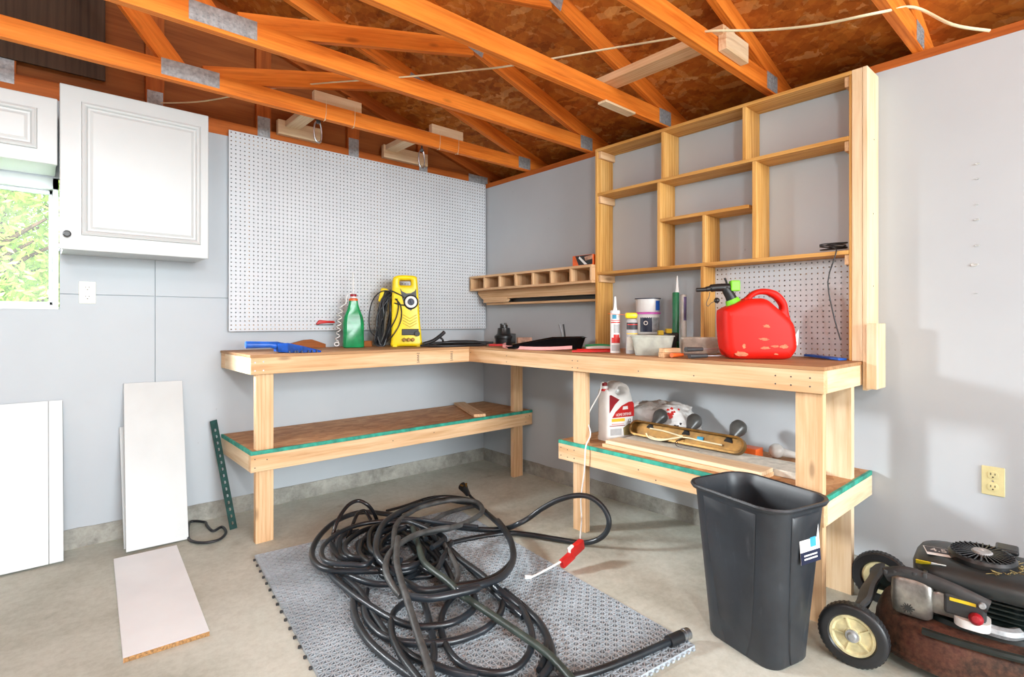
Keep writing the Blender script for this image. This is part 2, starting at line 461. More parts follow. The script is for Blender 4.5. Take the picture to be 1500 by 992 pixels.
# roof: sheathing on a 0.3 pitch, ridge at x = -3.1
PIT = .30; HB = 2.395                         # underside of the top chord at the wall
def roofz(x): return HB + PIT*(-x if x > -3.1 else 3.1+(x+3.1)) + .0 if x > -3.1 else HB + PIT*(6.2+x)
bm = B(); t0 = .093
a = math.atan(PIT)
for sgn in (0, 1):
    pr = []
    for x in (.40, -3.1) if sgn == 0 else (-3.1, -6.6):
        z = HB + PIT*(-x) + t0 if sgn == 0 else HB + PIT*(6.2+x) + t0
        pr.append((x, z))
    v = [bm.verts.new((x, y, z+dz)) for (x, z) in pr for y in (YR-.3, .35) for dz in (0, .013)]
    bmesh.ops.convex_hull(bm, input=v)
struct(put('ceiling', bm, 'osb'))
# window
w = thing('window_1', None, None, ((wx0+wx1)/2, .06, wz0)); struct(w)
bm = B()
box(bm, wx0, wx1, .0, .09, wz1-.055, wz1); box(bm, wx0, wx1, -.004, .10, wz0, wz0+.022)
box(bm, wx0, wx0+.03, 0, .09, wz0, wz1); box(bm, wx1-.022, wx1, 0, .09, wz0, wz1)
struct(put('window_frame', bm, 'cabinet_white', w))
bm = B(); a0, a1, b0, b1 = wx0+.03, wx1-.022, wz0+.022, wz1-.055
for (x0, x1, z0, z1) in ((a0, a1, b1-.022, b1), (a0, a1, b0, b0+.016), (a0, a0+.018, b0, b1), (a1-.014, a1, b0, b1)): box(bm, x0, x1, .045, .07, z0, z1, .002)
struct(put('window_sash', bm, 'galvanised', w))
struct(boxo('window_pane', a0+.01, a1-.008, .056, .060, b0+.008, b1-.01, 'window_glass', w, 0))
# ---------------------------------------------------------------- trees outside the window
def tree(loc, h, r, label, lm, seed, n):
    rnd = random.Random(seed); t = thing('leafy_tree', label, 'tree', loc, None)
    bm = B(); L = Vector(loc)
    tube(bm, [L, L+Vector((.1, 0, h*.4)), L+Vector((0, .1, h*.9))], lambda k: .11*(1-k*.8)+.01, 9)
    for i in range(14):
        z = h*(.25+.6*rnd.random()); an = rnd.random()*2*PI; q = Vector((math.cos(an), math.sin(an), .45+.3*rnd.random()))*r*(.6+.4*rnd.random())
        s = L+Vector((0, .05, z*.8)); tube(bm, [s, s+q*.5+Vector((0, 0, .05)), s+q], lambda k: .03*(1-k*.8)+.004, 6)
    put('trunk', bm, 'bark', t, smooth=True)
    bm = B(); cl = []
    for i in range(60):
        an = rnd.random()*2*PI; z = rnd.random(); rr = r*math.sqrt(rnd.random())*(1.1-.55*z)
        cl.append(L+Vector((rr*math.cos(an), rr*math.sin(an), h*(.04+1.0*z))))
    for i in range(n):
        c = rnd.choice(cl)+Vector([rnd.gauss(0, r*.17) for _ in range(3)])
        e = Vector([rnd.gauss(0, 1) for _ in range(3)]).normalized(); f = e.orthogonal().normalized(); s = .028+.03*rnd.random()
        vs = [bm.verts.new(c+p) for p in (e*s, f*s*.45, -e*s, -f*s*.45)]
        bm.faces.new(vs)
    me = bpy.data.meshes.new('foliage'); bm.to_mesh(me); bm.free()
    f = putmesh('foliage', me, lm, t)
tree((-3.45, 3.6, -.12), 3.0, .95, 'pale green leafy tree just outside the window, in front of the deeper green one', 'leaf', 3, 9000)
tree((-2.2, 6.6, -.12), 4.4, 1.3, 'deeper green leafy tree farther out behind the window', 'leaf_deep', 5, 14000)
tree((-5.4, 7.0, -.12), 4.6, 1.5, 'bright green tree filling the left side of the window view', 'leaf', 9, 14000)
tree((-3.4, 10.2, -.12), 5.2, 1.9, 'farthest leafy tree seen through the window between the nearer ones', 'leaf', 12, 20000)
# ---------------------------------------------------------------- roof trusses
def gusset(parent, c, w, h, yface, rot=0.):
    """toothed steel nail plate on the front face of a truss"""
    bm = B(); box(bm, -w/2, w/2, -h/2, h/2, 0, .0015)
    nx = max(3, int(w/.018))
    for i in range(nx):
        x = -w/2 + w*(i+.5)/nx
        for j in range(max(2, int(h/.02))):
            y = -h/2 + .02*(j+.5)
            if y < h/2: box(bm, x-.003, x+.003, y-.005, y+.005, .0015, .004)
    put('gusset_plate', bm, 'galvanised', parent, frame((c[0], yface, c[1]), 0, 0, rot))
CH = .089
def truss(y, label, gp):
    t = thing('roof_truss', label, 'truss', (-3.1, y, TP), 'roof trusses')
    board('bottom_chord', (-6.2, y, TP+CH/2), (.30, y, TP+CH/2), (0, 1, 0), CH, .038, 'truss_wood', t)
    k = math.sqrt(1+PIT*PIT); o = CH/2*k
    board('top_chord', (.36, y, HB-PIT*.36+o), (-3.1, y, HB+PIT*3.1+o), (0, 1, 0), CH, .037, 'truss_wood', t)
    board('top_chord', (-6.56, y, HB-PIT*.36+o), (-3.1, y, HB+PIT*3.1+o), (0, 1, 0), CH, .037, 'truss_wood', t)
    xb = -2.28
    for s in (0, 1):
        f = lambda x: x if s == 0 else -6.2-x
        board('web', (f(xb+.06), y, TP+CH*.75), (f(-1.02), y, HB+PIT*1.02+.01), (0, 1, 0), CH, .036, 'truss_wood', t)
        board('web', (f(xb-.06), y, TP+CH*.75), (f(-3.05), y, HB+PIT*3.05+.0), (0, 1, 0), CH, .036, 'truss_wood', t)
        gusset(t, (f(xb+.0), TP+CH/2+.01), .25, .078, y-.0195)
        gusset(t, (f(-.05), TP+.05), .12, .085, y-.0195)
        gusset(t, (f(-1.0), HB+PIT*1.0+.03), .12, .075, y-.0195, -math.degrees(math.atan(PIT))*(1 if s == 0 else -1))
    gusset(t, (-3.1, HB+PIT*3.1+.02), .15, .09, y-.0195)
    return t
YT = (-.545, -1.165, -1.775, -2.395, -3.005)
for y, lab in zip(YT, ('orange-stained roof truss nearest the gable, with the short pale blocks and string loops on it',
                       'orange-stained roof truss second out from the gable, running above the pegboard',
                       'orange-stained roof truss whose end meets the top left corner area of the plywood wall shelf',
                       'orange-stained roof truss carrying the bright cut block near the wall shelf top',
                       'orange-stained roof truss nearest the camera, ending right of the wall shelf')):
    truss(y, lab, None)
# gable truss set flush with the back wall
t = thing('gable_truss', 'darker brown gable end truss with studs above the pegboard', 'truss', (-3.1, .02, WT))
board('bottom_chord', (-6.2, .019, WT+CH/2), (.25, .019, WT+CH/2), (0, 1, 0), CH, .037, 'truss_brown', t)
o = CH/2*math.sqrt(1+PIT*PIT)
board('top_chord', (.30, .019, HB-PIT*.30+o), (-3.1, .019, HB+PIT*3.1+o), (0, 1, 0), CH, .037, 'truss_brown', t)
board('top_chord', (-6.5, .019, HB-PIT*.30+o), (-3.1, .019, HB+PIT*3.1+o), (0, 1, 0), CH, .037, 'truss_brown', t)
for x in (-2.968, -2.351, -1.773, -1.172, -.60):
    board('stud', (x, .019, WT+CH), (x, .019, HB-PIT*x+.004), (0, 1, 0), CH, .035, 'truss_brown', t)
    gusset(t, (x, WT+CH+.012), .075, .13, -.0005)
gusset(t, (-.06, WT+.06), .2, .09, -.0005)
# dark stained panel nailed high on the gable studs
o = boardbox('plywood_panel', -3.9, -2.575, -.016, -.002, 2.45, 3.02, 'z', 'old_ply')
tag(o, 'dark stained plywood panel nailed up high on the gable above the white cabinets', 'plywood panel')
# blocks and crosspieces on the trusses
yA = YT[0]
for (x0, x1, la) in ((-1.655, -1.365, 'short pale board standing behind the first truss chord, the left one of two'),
                     (-.86, -.60, 'short pale board standing behind the first truss chord, the right one of two')):
    o = boardbox('wood_block', x0, x1, yA+.022, yA+.060, TP+.062, TP+.062+.106, 'x', 'pine_pale')
    tag(o, la, 'wood block', 'short blocks on the trusses')
for (x0, x1, la) in ((-1.70, -1.42, 'short pale board screwed to the gable above the pegboard, left one with a spring hook'),
                     (-.96, -.585, 'short pale board screwed to the gable above the pegboard, right one with a spring hook')):
    o = boardbox('wood_block', x0, x1, -.043, -.005, WT+.072, WT+.164, 'x', 'pine_pale')
    tag(o, la, 'wood block', 'short blocks on the gable')
for (x, la) in ((aty(466, 192, yA+.08).x, 'flat crosspiece spanning from gable to first truss, the left of two'), (aty(618, 232, yA+.08).x, 'flat crosspiece spanning from gable to first truss, the right of two')):
    o = boardbox('wood_crosspiece', x-.045, x+.045, yA+.06, -.045, TP+CH-.004, TP+CH+.034, 'y', 'pine_pale')
    tag(o, la, 'crosspiece', 'crosspieces over the first truss')
def spring_hook(u, v, label):
    c = aty(u, v, yA+.08); k = 1.45; top = TP-.0005
    t = thing('spring_hook', label, 'hook', (c.x, c.y, c.z-.06))
    tubeo('hook_body', [c+Vector((x*k, 0, z*k)) for x, z in ((-.012, .03), (-.017, .0), (-.012, -.035), (0, -.045), (.012, -.035), (.014, 0), (.008, .032), (0, .04))], .005, 'steel', t, 8, 5, True)
    bm = B(); cyl(bm, c+Vector((0, 0, .05)), Vector((c.x, c.y, TP+CH-.004)), .006, .006, 8); ball(bm, c+Vector((0, 0, .055)), .014); put('screw_eye', bm, 'charcoal', t)
spring_hook(466, 192, 'steel spring hook hanging above the pegboard, the left one of two')
spring_hook(618, 232, 'steel spring hook hanging above the pegboard, the right one of two')
for (u, la) in ((478, 'leftmost'), (520, 'second from left'), (645, 'third from left'), (672, 'rightmost')):
    v = 251.8-(772-u)*.2532 - 22; p = aty(u, v, yA-.021); x = p.x
    y0, y1, zb, zt = yA-.0215, yA+.061, TP-.003, TP+.145
    o = tubeo('string_loop', [(x, y0, zt-.03), (x-.001, y0, TP+.03), (x-.012, y0-.002, zb-.012), (x-.004, y0, zb), (x, yA+.021, zb)], .0013, 'cable_cream', None, 5, 3)
    tag(o, 'thin white string tied round the first truss chord, '+la+' of four', 'string', 'string loops on the first truss')
# crosspiece and end block between the trusses at the right
yC, yD = YT[2], YT[3]
o = boardbox('wood_crosspiece', -.62, -.51, yD-.05, yC+.045, TP+CH+.001, TP+CH+.039, 'y', 'pine'); tag(o, 'pale timber crosspiece laid across two truss chords left of the wall shelf top', 'crosspiece')
o = boardbox('wood_block', -.61, -.40, yD-.060, yD-.022, TP+.022, TP+.112, 'x', 'pine_pale'); tag(o, 'bright clean-cut block screwed to a truss chord above the wall shelf', 'wood block')
o = boardbox('wood_strip', -.62, -.36, yC-.03, yC+.025, TP-.013, TP-.001, 'x', 'pine_pale'); tag(o, 'small pale strip under a truss chord left of the wall shelf', 'wood strip')
# house wiring cable
pts = [aty(235, 151, -.06), aty(300, 148, -.12), aty(395, 130, -.40), aty(470, 122, -.62), aty(590, 113, -1.2), aty(680, 104, -1.3), aty(750, 96, -1.6), aty(870, 75, -1.80), aty(980, 57, -2.2), aty(1035, 46, -2.42), aty(1120, 44, -2.60), aty(1200, 36, -2.8), aty(1290, 18, -3.0), aty(1340, 11, -3.03)]
pts += [atx(1395, 36, -.12), atx(1450, 45, -.03)]
o = tubeo('wiring_cable', pts, .0058, 'cable_cream', None, 8, 6, flat=.7); tag(o, 'cream house wiring cable strung across the roof trusses', 'cable')
# ---------------------------------------------------------------- wall cabinets
def cabinet(x0, x1, z0, z1, yb, yf, label, panel, knob=None):
    t = thing('wall_cabinet', label, 'cabinet', ((x0+x1)/2, yb, z0))
    bm = B(); box(bm, x0+.012, x1-.004, yf+.022, yb, z0+.004, z1-.004, .002); put('body', bm, 'cabinet_white', t)
    d = boxo('door', x0, x1, yf, yf+.02, z0, z1, 'cabinet_white', t, .004)
    px0, px1, pz0, pz1 = panel
    bm = B()
    outer = lambda k, y: [Vector((px0+k, y, pz0+k)), Vector((px1-k, y, pz0+k)), Vector((px1-k, y, pz1-k)), Vector((px0+k, y, pz1-k))]
    loft(bm, [outer(0, yf+.002), outer(.004, yf-.009), outer(.012, yf-.012), outer(.020, yf-.009), outer(.026, yf-.0008), outer(.034, yf-.0006), outer(.046, yf-.005), outer(.050, yf-.005)], True, True)
    put('raised_panel', bm, 'cabinet_white', d)
    if knob:
        bm = B(); lathe(bm, [(0, 0), (.006, 0), (.005, .012), (.014, .016), (.016, .022), (.011, .027), (0, .028)], 20, frame((knob[0], yf, knob[1])) )
        put('knob', bm, 'charcoal', d, smooth=True)
    return t
cabinet(-2.768, -2.148, 1.514, 2.292, -.001, -.30, 'white wall cabinet with a grey knob, the taller right one', (-2.69, -2.165+-.02, 1.585, 2.225), (-2.742, 1.585))
cabinet(-3.62, -2.775, 1.905, 2.215, -.001, -.29, 'low white wall cabinet above the window', (-3.56, -2.845, 1.965, 2.155))
bb = [o for o in SC.objects if o.name.startswith('wall_cabinet')]
# ---------------------------------------------------------------- pegboards with real holes
def pegboard(name, u0, u1, v0, v1, pitch, rh, MX, label):
    t = thing(name, label, 'pegboard', MX @ Vector(((u0+u1)/2, v0, -.03)))
    bm = B(); nx = int(round((u1-u0)/pitch)); nz = int(round((v1-v0)/pitch)); px = (u1-u0)/nx; pz = (v1-v0)/nz
    vt = {}
    def V(x, y, z):
        k = (round(x, 5), round(y, 5), z)
        if k not in vt: vt[k] = bm.verts.new((x, y, z))
        return vt[k]
    for i in range(nx):
        for j in range(nz):
            x = u0+i*px; y = v0+j*pz; cx, cy = x+px/2, y+pz/2
            O = [V(x, y, 0), V(x+px, y, 0), V(x+px, y+pz, 0), V(x, y+pz, 0)]
            H = [V(cx+rh*math.cos(a), cy+rh*math.sin(a), 0) for a in [PI/8+k*PI/4 for k in range(8)]]
            D = [V(cx+rh*math.cos(a), cy+rh*math.sin(a), -.006) for a in [PI/8+k*PI/4 for k in range(8)]]
            # H indices: 0,1 upper right, 2,3 upper left, 4,5 lower left, 6,7 lower right
            for quadv in ((O[0], O[1], H[6], H[5]), (O[1], O[2], H[0], H[7]), (O[2], O[3], H[2], H[1]), (O[3], O[0], H[4], H[3])): bm.faces.new(quadv)
            for (o_, a_, b_) in ((O[0], H[5], H[4]), (O[1], H[7], H[6]), (O[2], H[1], H[0]), (O[3], H[3], H[2])): bm.faces.new((o_, a_, b_))
            for k in range(8): bm.faces.new((H[k], H[(k+1) % 8], D[(k+1) % 8], D[k])).material_index = 1
    b4 = [(u0, v0), (u1, v0), (u1, v1), (u0, v1)]
    for k in range(4):
        a_, b_ = b4[k], b4[(k+1) % 4]
        bm.faces.new([bm.verts.new(p) for p in ((a_[0], a_[1], 0), (b_[0], b_[1], 0), (b_[0], b_[1], -.006), (a_[0], a_[1], -.006))])
    me = bpy.data.meshes.new('panel'); bm.to_mesh(me); bm.free()
    me.materials.append(M['peg_white']); me.materials.append(M['old_ply']); putmesh('panel', me, 'peg_white', t, MX)
    bm = B()
    for v in (v0+.03, v1-.05): box(bm, u0+.02, u1-.02, v-.02, v+.02, -.0385, -.007)
    for k in (.06, .5, .94): box(bm, u0+(u1-u0)*k-.015, u0+(u1-u0)*k+.015, v0+.051, v1-.071, -.0385, -.007)
    put('batten', bm, 'pine', t, MX)
    return t
pegboard('pegboard', -1.985, -.012, 1.114, 2.326,   .0254, .0040, frame((0, -.041, 0), 0), 'large white perforated pegboard on the back wall')
# ---------------------------------------------------------------- outlets and wall marks
def outlet(MX, mat, label):
    t = thing('wall_outlet', label, 'outlet', MX @ Vector((0, -.055, 0)))
    p = plate('cover_plate', [rr2(-.035, .035, -.057, .057, .004)], .006, .002, mat, t, MX @ Matrix.Translation((0, 0, .003)))
    for s in (1, -1):
        q = plate('socket', [rr2(-.017, .017, s*.024-.015, s*.024+.015, .012)], .003, .0008, mat, t, MX @ Matrix.Translation((0, 0, .0072)))
        bm = B()
        for x, h in ((-.0065, .009), (.0065, .0075)): box(bm, x-.0012, x+.0012, s*.024+.001-h/2+.003, s*.024+.001+h/2+.003, .0086, .0092)
        cyl(bm, (0, s*.024-.008, .0086), (0, s*.024-.008, .0092), .0027, seg=10); put('slots', bm, 'outlet_slot', q, MX)
    bm = B(); cyl(bm, (0, 0, .006), (0, 0, .0075), .0032, seg=12); put('screw', bm, 'steel', t, MX)
outlet(frame((-2.6495, -.0005, 1.325), 0), 'outlet_white', 'white double wall outlet right of the window')
outlet(frame((-.0005, -3.25, .540), -90), 'ivory', 'ivory double wall outlet low on the right wall above the mower')
for (u, v, s) in ((1432, 240, .6), (1432, 262, .5), (1431, 300, .4), (1431, 322, .7), (1431, 360, .55), (1427, 388, 1.), (1430, 430, .3)):
    p = atx(u, v, -.001); bm = B(); rr = random.Random(u+v)
    prof = [Vector((0, (.012+.006*rr.random())*s*math.cos(k*PI/5), .007*s*(.7+.6*rr.random())*math.sin(k*PI/5))) for k in range(10)]
    loft(bm, [[p+q for q in prof], [p+q*.75+Vector((-.004, 0, 0)) for q in prof], [p+q*.3+Vector((-.002, 0, 0)) for q in prof]])
    o = put('wall_patch', bm, 'cabinet_white'); struct(o); o.name = 'trim_wall_patch'
# ================================================================ WORKBENCHES
def screws(parent, pts, nrm, mat='charcoal', r=.0035):
    for p in pts:
        p = Vector(p); n = Vector(nrm); bm = B(); cyl(bm, p-n*.001, p+n*.0012, r, r*.8, 10); put('screw', bm, mat, parent)
def stamp(parent, p, MX): pass
AZ0, AZ1 = .897, .985
bk = thing('workbench', 'pine workbench along the back wall under the large pegboard', 'workbench', (-1.3, -.3, 0))
xl, xr, yf = -2.02, -.612, -.61
ap = boardbox('apron', xl, xr, yf, yf+.038, AZ0, AZ1, 'x', 'pine', bk)
e = boardbox('end_apron', xl, xl+.038, yf+.0385, -.10, AZ0, AZ1, 'y', 'pine_pale', bk)
boardbox('end_apron', xl, xl+.038, -.0995, -.012, AZ0, AZ1, 'y', 'pine', bk)
boardbox('back_rail', xl+.04, -.02, -.05, -.012, AZ0, AZ1, 'x', 'pine', bk)
boardbox('tabletop', xl-.004, -.012, yf-.003, -.012, AZ1+.0005, 1.0, 'x', 'bench_ply', bk, .001)
screws(ap, [(xl+.02, yf, AZ1-.025), (xl+.02, yf, AZ0+.02), (xl+.062, yf, AZ1-.022), (xl+.062, yf, AZ0+.02)], (0, -1, 0), 'steel', .005)
for x in (-1.02, -.76):                                   # lumber stamps
    bm = B()
    for dz, w in ((.072, .022), (.014, .022)): box(bm, x-w/2, x+w/2, yf-.0008, yf+.001, AZ0+dz, AZ0+dz+.003)
    for k in range(5): box(bm, x-.001+.0*k, x+.005, yf-.0008, yf+.001, AZ0+.022+k*.009, AZ0+.028+k*.009)
    for k in range(3): box(bm, x-.008, x-.0045, yf-.0008, yf+.001, AZ0+.026+k*.014, AZ0+.035+k*.014)
    put('lumber_stamp', bm, 'print_dark', ap)
SZ = .497
boardbox('leg', -1.985, -1.895, yf+.0385, yf+.0765, 0, AZ1, 'z', 'pine', bk)
boardbox('leg', -.165, -.075, yf+.0385, yf+.0765, 0, AZ1, 'z', 'pine', bk)
def shelf_panel(parent, outline, z0, z1):
    bm = B(); loft(bm, [[Vector((x, y, z0)) for x, y in outline], [Vector((x, y, z1)) for x, y in outline]])
    return put('shelf_panel', bm, 'osb_light' if False else 'osb_shelf', parent)
sp = boxo('shelf_panel', xl+.004, -.012, yf+.0765, -.012, SZ-.019, SZ, 'osb_shelf', bk, 0)
bm = B(); box(bm, xl+.004, -1.986, yf+.003, yf+.0764, SZ-.019, SZ); box(bm, -1.894, -.166, yf+.003, yf+.0764, SZ-.019, SZ); box(bm, -.074, -.012, yf+.003, yf+.0764, SZ-.019, SZ)
put('shelf_panel', bm, 'osb_shelf', bk)
bm = B(); box(bm, xl, -.010, yf, yf+.0028, SZ-.0185, SZ+.0006); box(bm, xl, -.010, yf+.0028, yf+.011, SZ+.0001, SZ+.0008)
box(bm, xl, xl+.0035, yf+.003, -.012, SZ-.0185, SZ+.0006); box(bm, xl+.0035, xl+.011, yf+.011, -.012, SZ+.0001, SZ+.0008)
put('edge_strip', bm, 'teal_edge', bk)
sa = boardbox('shelf_apron', xl, -.012, yf, yf+.038, SZ-.108, SZ-.0195, 'x', 'pine', bk)
boardbox('shelf_apron', xl, xl+.038, yf+.0385, -.012, SZ-.108, SZ-.0195, 'y', 'pine_pale', bk)
screws(sa, [(xl+.02, yf, SZ-.04), (xl+.02, yf, SZ-.085), (xl+.08, yf, SZ-.05), (-.08, yf, SZ-.045), (-.08, yf, SZ-.085), (-.04, yf, SZ-.04), (-.9, yf, SZ-.05), (-1.2, yf, SZ-.06)], (0, -1, 0))

rt = thing('workbench', 'pine workbench along the right wall under the plywood wall shelf', 'workbench', (-.3, -1.7, 0))
xf, ye = -.61, -2.84
ap = boardbox('apron', xf, xf+.038, ye, -.572, AZ0, AZ1, 'y', 'pine', rt)
boardbox('end_apron', xf+.0385, -.16, ye, ye+.038, AZ0, AZ1, 'x', 'pine_pale', rt)
boardbox('end_apron', -.159, -.012, ye, ye+.038, AZ0, AZ1, 'x', 'pine_pale', rt)
boardbox('back_rail', -.05, -.012, ye+.0385, -.62, AZ0, AZ1, 'y', 'pine', rt)
boardbox('tabletop', xf-.003, -.012, ye-.003, -.6135, AZ1+.0005, 1.0, 'y', 'bench_ply', rt, .001)
sc = [(xf, -.62, AZ1-.025)]
for y in (-2.66, -2.72, -2.79): sc += [(xf, y, AZ1-.03), (xf, y, AZ0+.025)]
for y in (-1.0, -1.56, -1.60): sc += [(xf, y, AZ1-.03), (xf, y, AZ0+.02)]
for y in (-2.0, -2.3): sc += [(xf, y, AZ0+.03)]
screws(ap, sc, (-1, 0, 0))
lg = [boardbox('leg', xf+.0385, xf+.0765, y0, y1, 0, AZ1, 'z', 'pine', rt) for y0, y1 in ((-1.622, -1.532), (-2.822, -2.722))]
for y0, y1 in ((-2.822, -2.722),): boardbox('leg', -.235, -.197, y0, y1, 0, AZ1, 'z', 'pine_pale', rt)
ys0, ys1 = -2.84, -1.454
boxo('shelf_panel', xf+.0765, -.236, ys0+.004, ys1-.004, SZ-.019, SZ, 'osb_shelf', rt, 0)
bm = B(); box(bm, -.236, -.196, -2.721, ys1-.004, SZ-.019, SZ); box(bm, -.236, -.196, ys0+.004, -2.8225, SZ-.019, SZ)
box(bm, -.196, -.012, ys0+.004, ys1-.004, SZ-.019, SZ)
box(bm, xf+.003, xf+.0765, -2.721, -1.623, SZ-.019, SZ); box(bm, xf+.003, xf+.0765, -1.531, ys1-.004, SZ-.019, SZ); box(bm, xf+.003, xf+.0765, ys0+.004, -2.8225, SZ-.019, SZ)
put('shelf_panel', bm, 'osb_shelf', rt)
bm = B(); box(bm, xf, xf+.0028, ys0, ys1, SZ-.0185, SZ+.0006); box(bm, xf+.0028, xf+.011, ys0, ys1, SZ+.0001, SZ+.0008)
box(bm, xf+.003, -.012, ys0, ys0+.0035, SZ-.0185, SZ+.0006); box(bm, xf+.011, -.012, ys0+.0035, ys0+.011, SZ+.0001, SZ+.0008)
put('edge_strip', bm, 'teal_edge', rt)
sa = boardbox('shelf_apron', xf, xf+.038, ys0, ys1, SZ-.108, SZ-.0195, 'y', 'pine', rt)
boardbox('shelf_apron', xf+.0385, -.012, ys0, ys0+.038, SZ-.108, SZ-.0195, 'x', 'pine_pale', rt)
boardbox('shelf_apron', xf+.0385, -.012, ys1-.038, ys1, SZ-.108, SZ-.0195, 'x', 'pine', rt)
screws(sa, [(xf, ys1-.02, SZ-.04), (xf, ys1-.02, SZ-.085), (xf, ys1-.07, SZ-.045), (xf, ys1-.07, SZ-.088), (xf, ys1-.12, SZ-.04), (xf, ys1-.12, SZ-.085), (xf, -2.0, SZ-.06), (xf, -2.1, SZ-.09)], (-1, 0, 0))
words('lumber_stamp', 'SPRUCE', .055, 'print_dark', rt, Matrix(((0, 1, 0, -.33), (-1, 0, 0, -2.76), (0, 0, 1, SZ+.0004), (0, 0, 0, 1))) @ Matrix.Rotation(-.2, 4, 'Z')) if False else None
o = board('wood_board', (-.275, -.03, SZ+.011), (-.50, -.585, SZ+.011), (1, 0, 0), .02, .088, 'pine'); tag(o, 'short pine board lying across the lower shelf of the back workbench', 'board')

# ================================================================ PLYWOOD WALL SHELF
PT = .0185
ws = thing('wall_shelf', 'tall plywood wall shelf with open compartments above the right workbench', 'shelf', (-.08, -2.08, 1.0))
yl, yr, xs = -1.352, -2.808, -.161
boardbox('side_panel', xs, -.002, yl-PT, yl, 1.0005, 2.262, 'z', 'plywood', ws)
boardbox('side_panel', xs+.004, -.002, yr+PT-.012, yr+PT, 1.0005, 2.262, 'z', 'plywood', ws)
boardbox('end_board', xs-.002, -.002, ye-.022, ye-.0035, .875, 2.280, 'z', 'pine_pale', ws)
boardbox('end_board', xs, -.002, ye-.003, yr+PT-.0125, 1.0005, 2.28, 'z', 'pine_pale', ws)
boardbox('top_panel', xs, -.002, yr+PT-.012, yl, 2.2625, 2.280, 'y', 'plywood', ws)
z2, z3, z4 = 1.995, 1.765, 1.490
boardbox('shelf_board', xs, -.002, yr+PT+.0005, yl-PT-.0005, z2-PT, z2, 'y', 'plywood', ws)
boardbox('shelf_board', xs, -.002, yr+PT+.0005, yl-PT-.0005, z4-PT, z4, 'y', 'plywood', ws)
da, db = -1.812, -2.362
boardbox('shelf_board', xs, -.002, db+PT+.0005, da-PT-.0005, z3-PT, z3, 'y', 'plywood', ws)
for y, z0, z1 in ((-1.838, z2, 2.2625), (-2.312, z2, 2.2625), (da, z4, z2-PT), (db, z4, z2-PT), (-2.092, z4, z3-PT), (-2.083, 1.0, z4-PT)):
    boardbox('divider', xs, -.002, y-PT, y, z0+.0005, z1-.0005, 'z', 'plywood', ws)
for z in (z2, z4, 2.2625+PT):
    boardbox('cleat', xs+.008, -.004, yl-PT-.0195, yl-PT-.0005, z-PT-.045, z-PT-.0005, 'x', 'pine', ws)
    boardbox('cleat', xs+.012, -.004, yr+PT+.0005, yr+PT+.0195, z-PT-.045, z-PT-.0005, 'x', 'pine', ws)
screws(ws, [(-.08, ye-.0220, 1.33), (-.08, ye-.022, 1.65), (-.07, ye-.022, 1.98)], (0, -1, 0))
o = boardbox('wood_block', -.185, -.055, ye-.062, ye-.0235, .885, 1.165, 'z', 'pine_pale'); tag(o, 'short pale board fixed upright on the end of the right workbench', 'wood block')
pegboard('pegboard', 2.104, 2.788, 1.002, 1.470, .0254, .0036, frame((-.041, 0, 0), -90), 'small white perforated pegboard behind the red fuel can')
# ---------------------------------------------------------------- low pigeonhole rack
cf = -.195
pr = thing('pigeonhole_rack', 'long low wooden rack of seven square holes on the right wall', 'rack', (-.1, -.7, 1.42))
ya, yb = -.062, -1.350
zt, zb = 1.540, 1.422
boardbox('top_board', cf, -.004, yb, ya, zt-.017, zt, 'y', 'pine', pr)
boardbox('bottom_board', cf, -.004, yb, ya, zb, zb+.017, 'y', 'pine', pr)
us = [704.5, 727.5, 751.5, 778.5, 804.5, 831.5]
ydv = [atx(u, 410, cf).y for u in us]
boardbox('divider', cf+.001, -.004, ya-.017, ya, zb+.0175, zt-.0175, 'z', 'pine', pr)
boardbox('divider', cf+.001, -.004, yb, yb+.017, zb+.0175, zt-.0175, 'z', 'pine', pr)
ydv = [ya + (yb-ya)*(i+1)/7 for i in range(6)]
for y in ydv: boardbox('divider', cf+.001, -.004, y-.0085, y+.0085, zb+.0175, zt-.0175, 'z', 'pine', pr)
boxo('back_board', -.0038, -.0005, yb, ya, zb, zt, 'plywood', pr, 0)
plate('rail', [[(-ya, zb-.0005), (-yb-.0, zb-.0005), (-yb, zb-.068), (-ya+.06, zb-.068), (-ya, zb-.025)]], .019, .001, 'pine', pr, frame((-.10, 0, 0), -90), smooth=False)
plate('rail', [[(.14, 1.362), (.42, 1.362), (.44, 1.345), (.42, 1.325), (.14, 1.325)]], .03, .002, 'pine', pr, frame((-.10, 0, 0), -90), smooth=False)
boardbox('rail', -.085, -.004, yb, -.14, 1.308, 1.324, 'y', 'pine', pr)
boxo('gap_shade_strip', -.06, -.03, yb+.01, -.42, 1.326, 1.352, 'black_plastic', pr)  # black strip standing in for the shade in the gap between the rails
# boxed blades on the rack
t = thing('cardboard_box', 'small orange picture box on top of the pigeonhole rack', 'box', (-.12, -1.245, zt))
boxo('carton', -.165, -.06, -1.335, -1.16, zt+.001, zt+.07, 'orange', t)
MXb = frame((-.1655, -1.245, zt+.001), -90)
quad('picture', [(-.03, .004), (.088, .004), (.088, .066), (-.06, .066)], .0006, 'black_plastic', t, MXb)
quad('picture', [(-.03, .05), (.02, .006), (.045, .006), (-.022, .062)], .0010, 'white_plastic', t, MXb)
quad('picture', [(.03, .03), (.088, .038), (.088, .064), (.02, .055)], .0012, 'tan_box', t, MXb)
# ================================================================ THINGS ON THE BENCH TOPS
BZ = 1.0
class LF:
    """local frame standing on the bench at a point, with metres per zoomed pixel"""
    def __init__(s, loc, yaw, u0, v0, k): s.M = frame(loc, yaw); s.u0 = u0; s.v0 = v0; s.k = k
    def p(s, u, v, z=0): return Vector(((u-s.u0)*s.k, (s.v0-v)*s.k, z))
    def q(s, *uv): return [((u-s.u0)*s.k, (s.v0-v)*s.k) for u, v in uv]
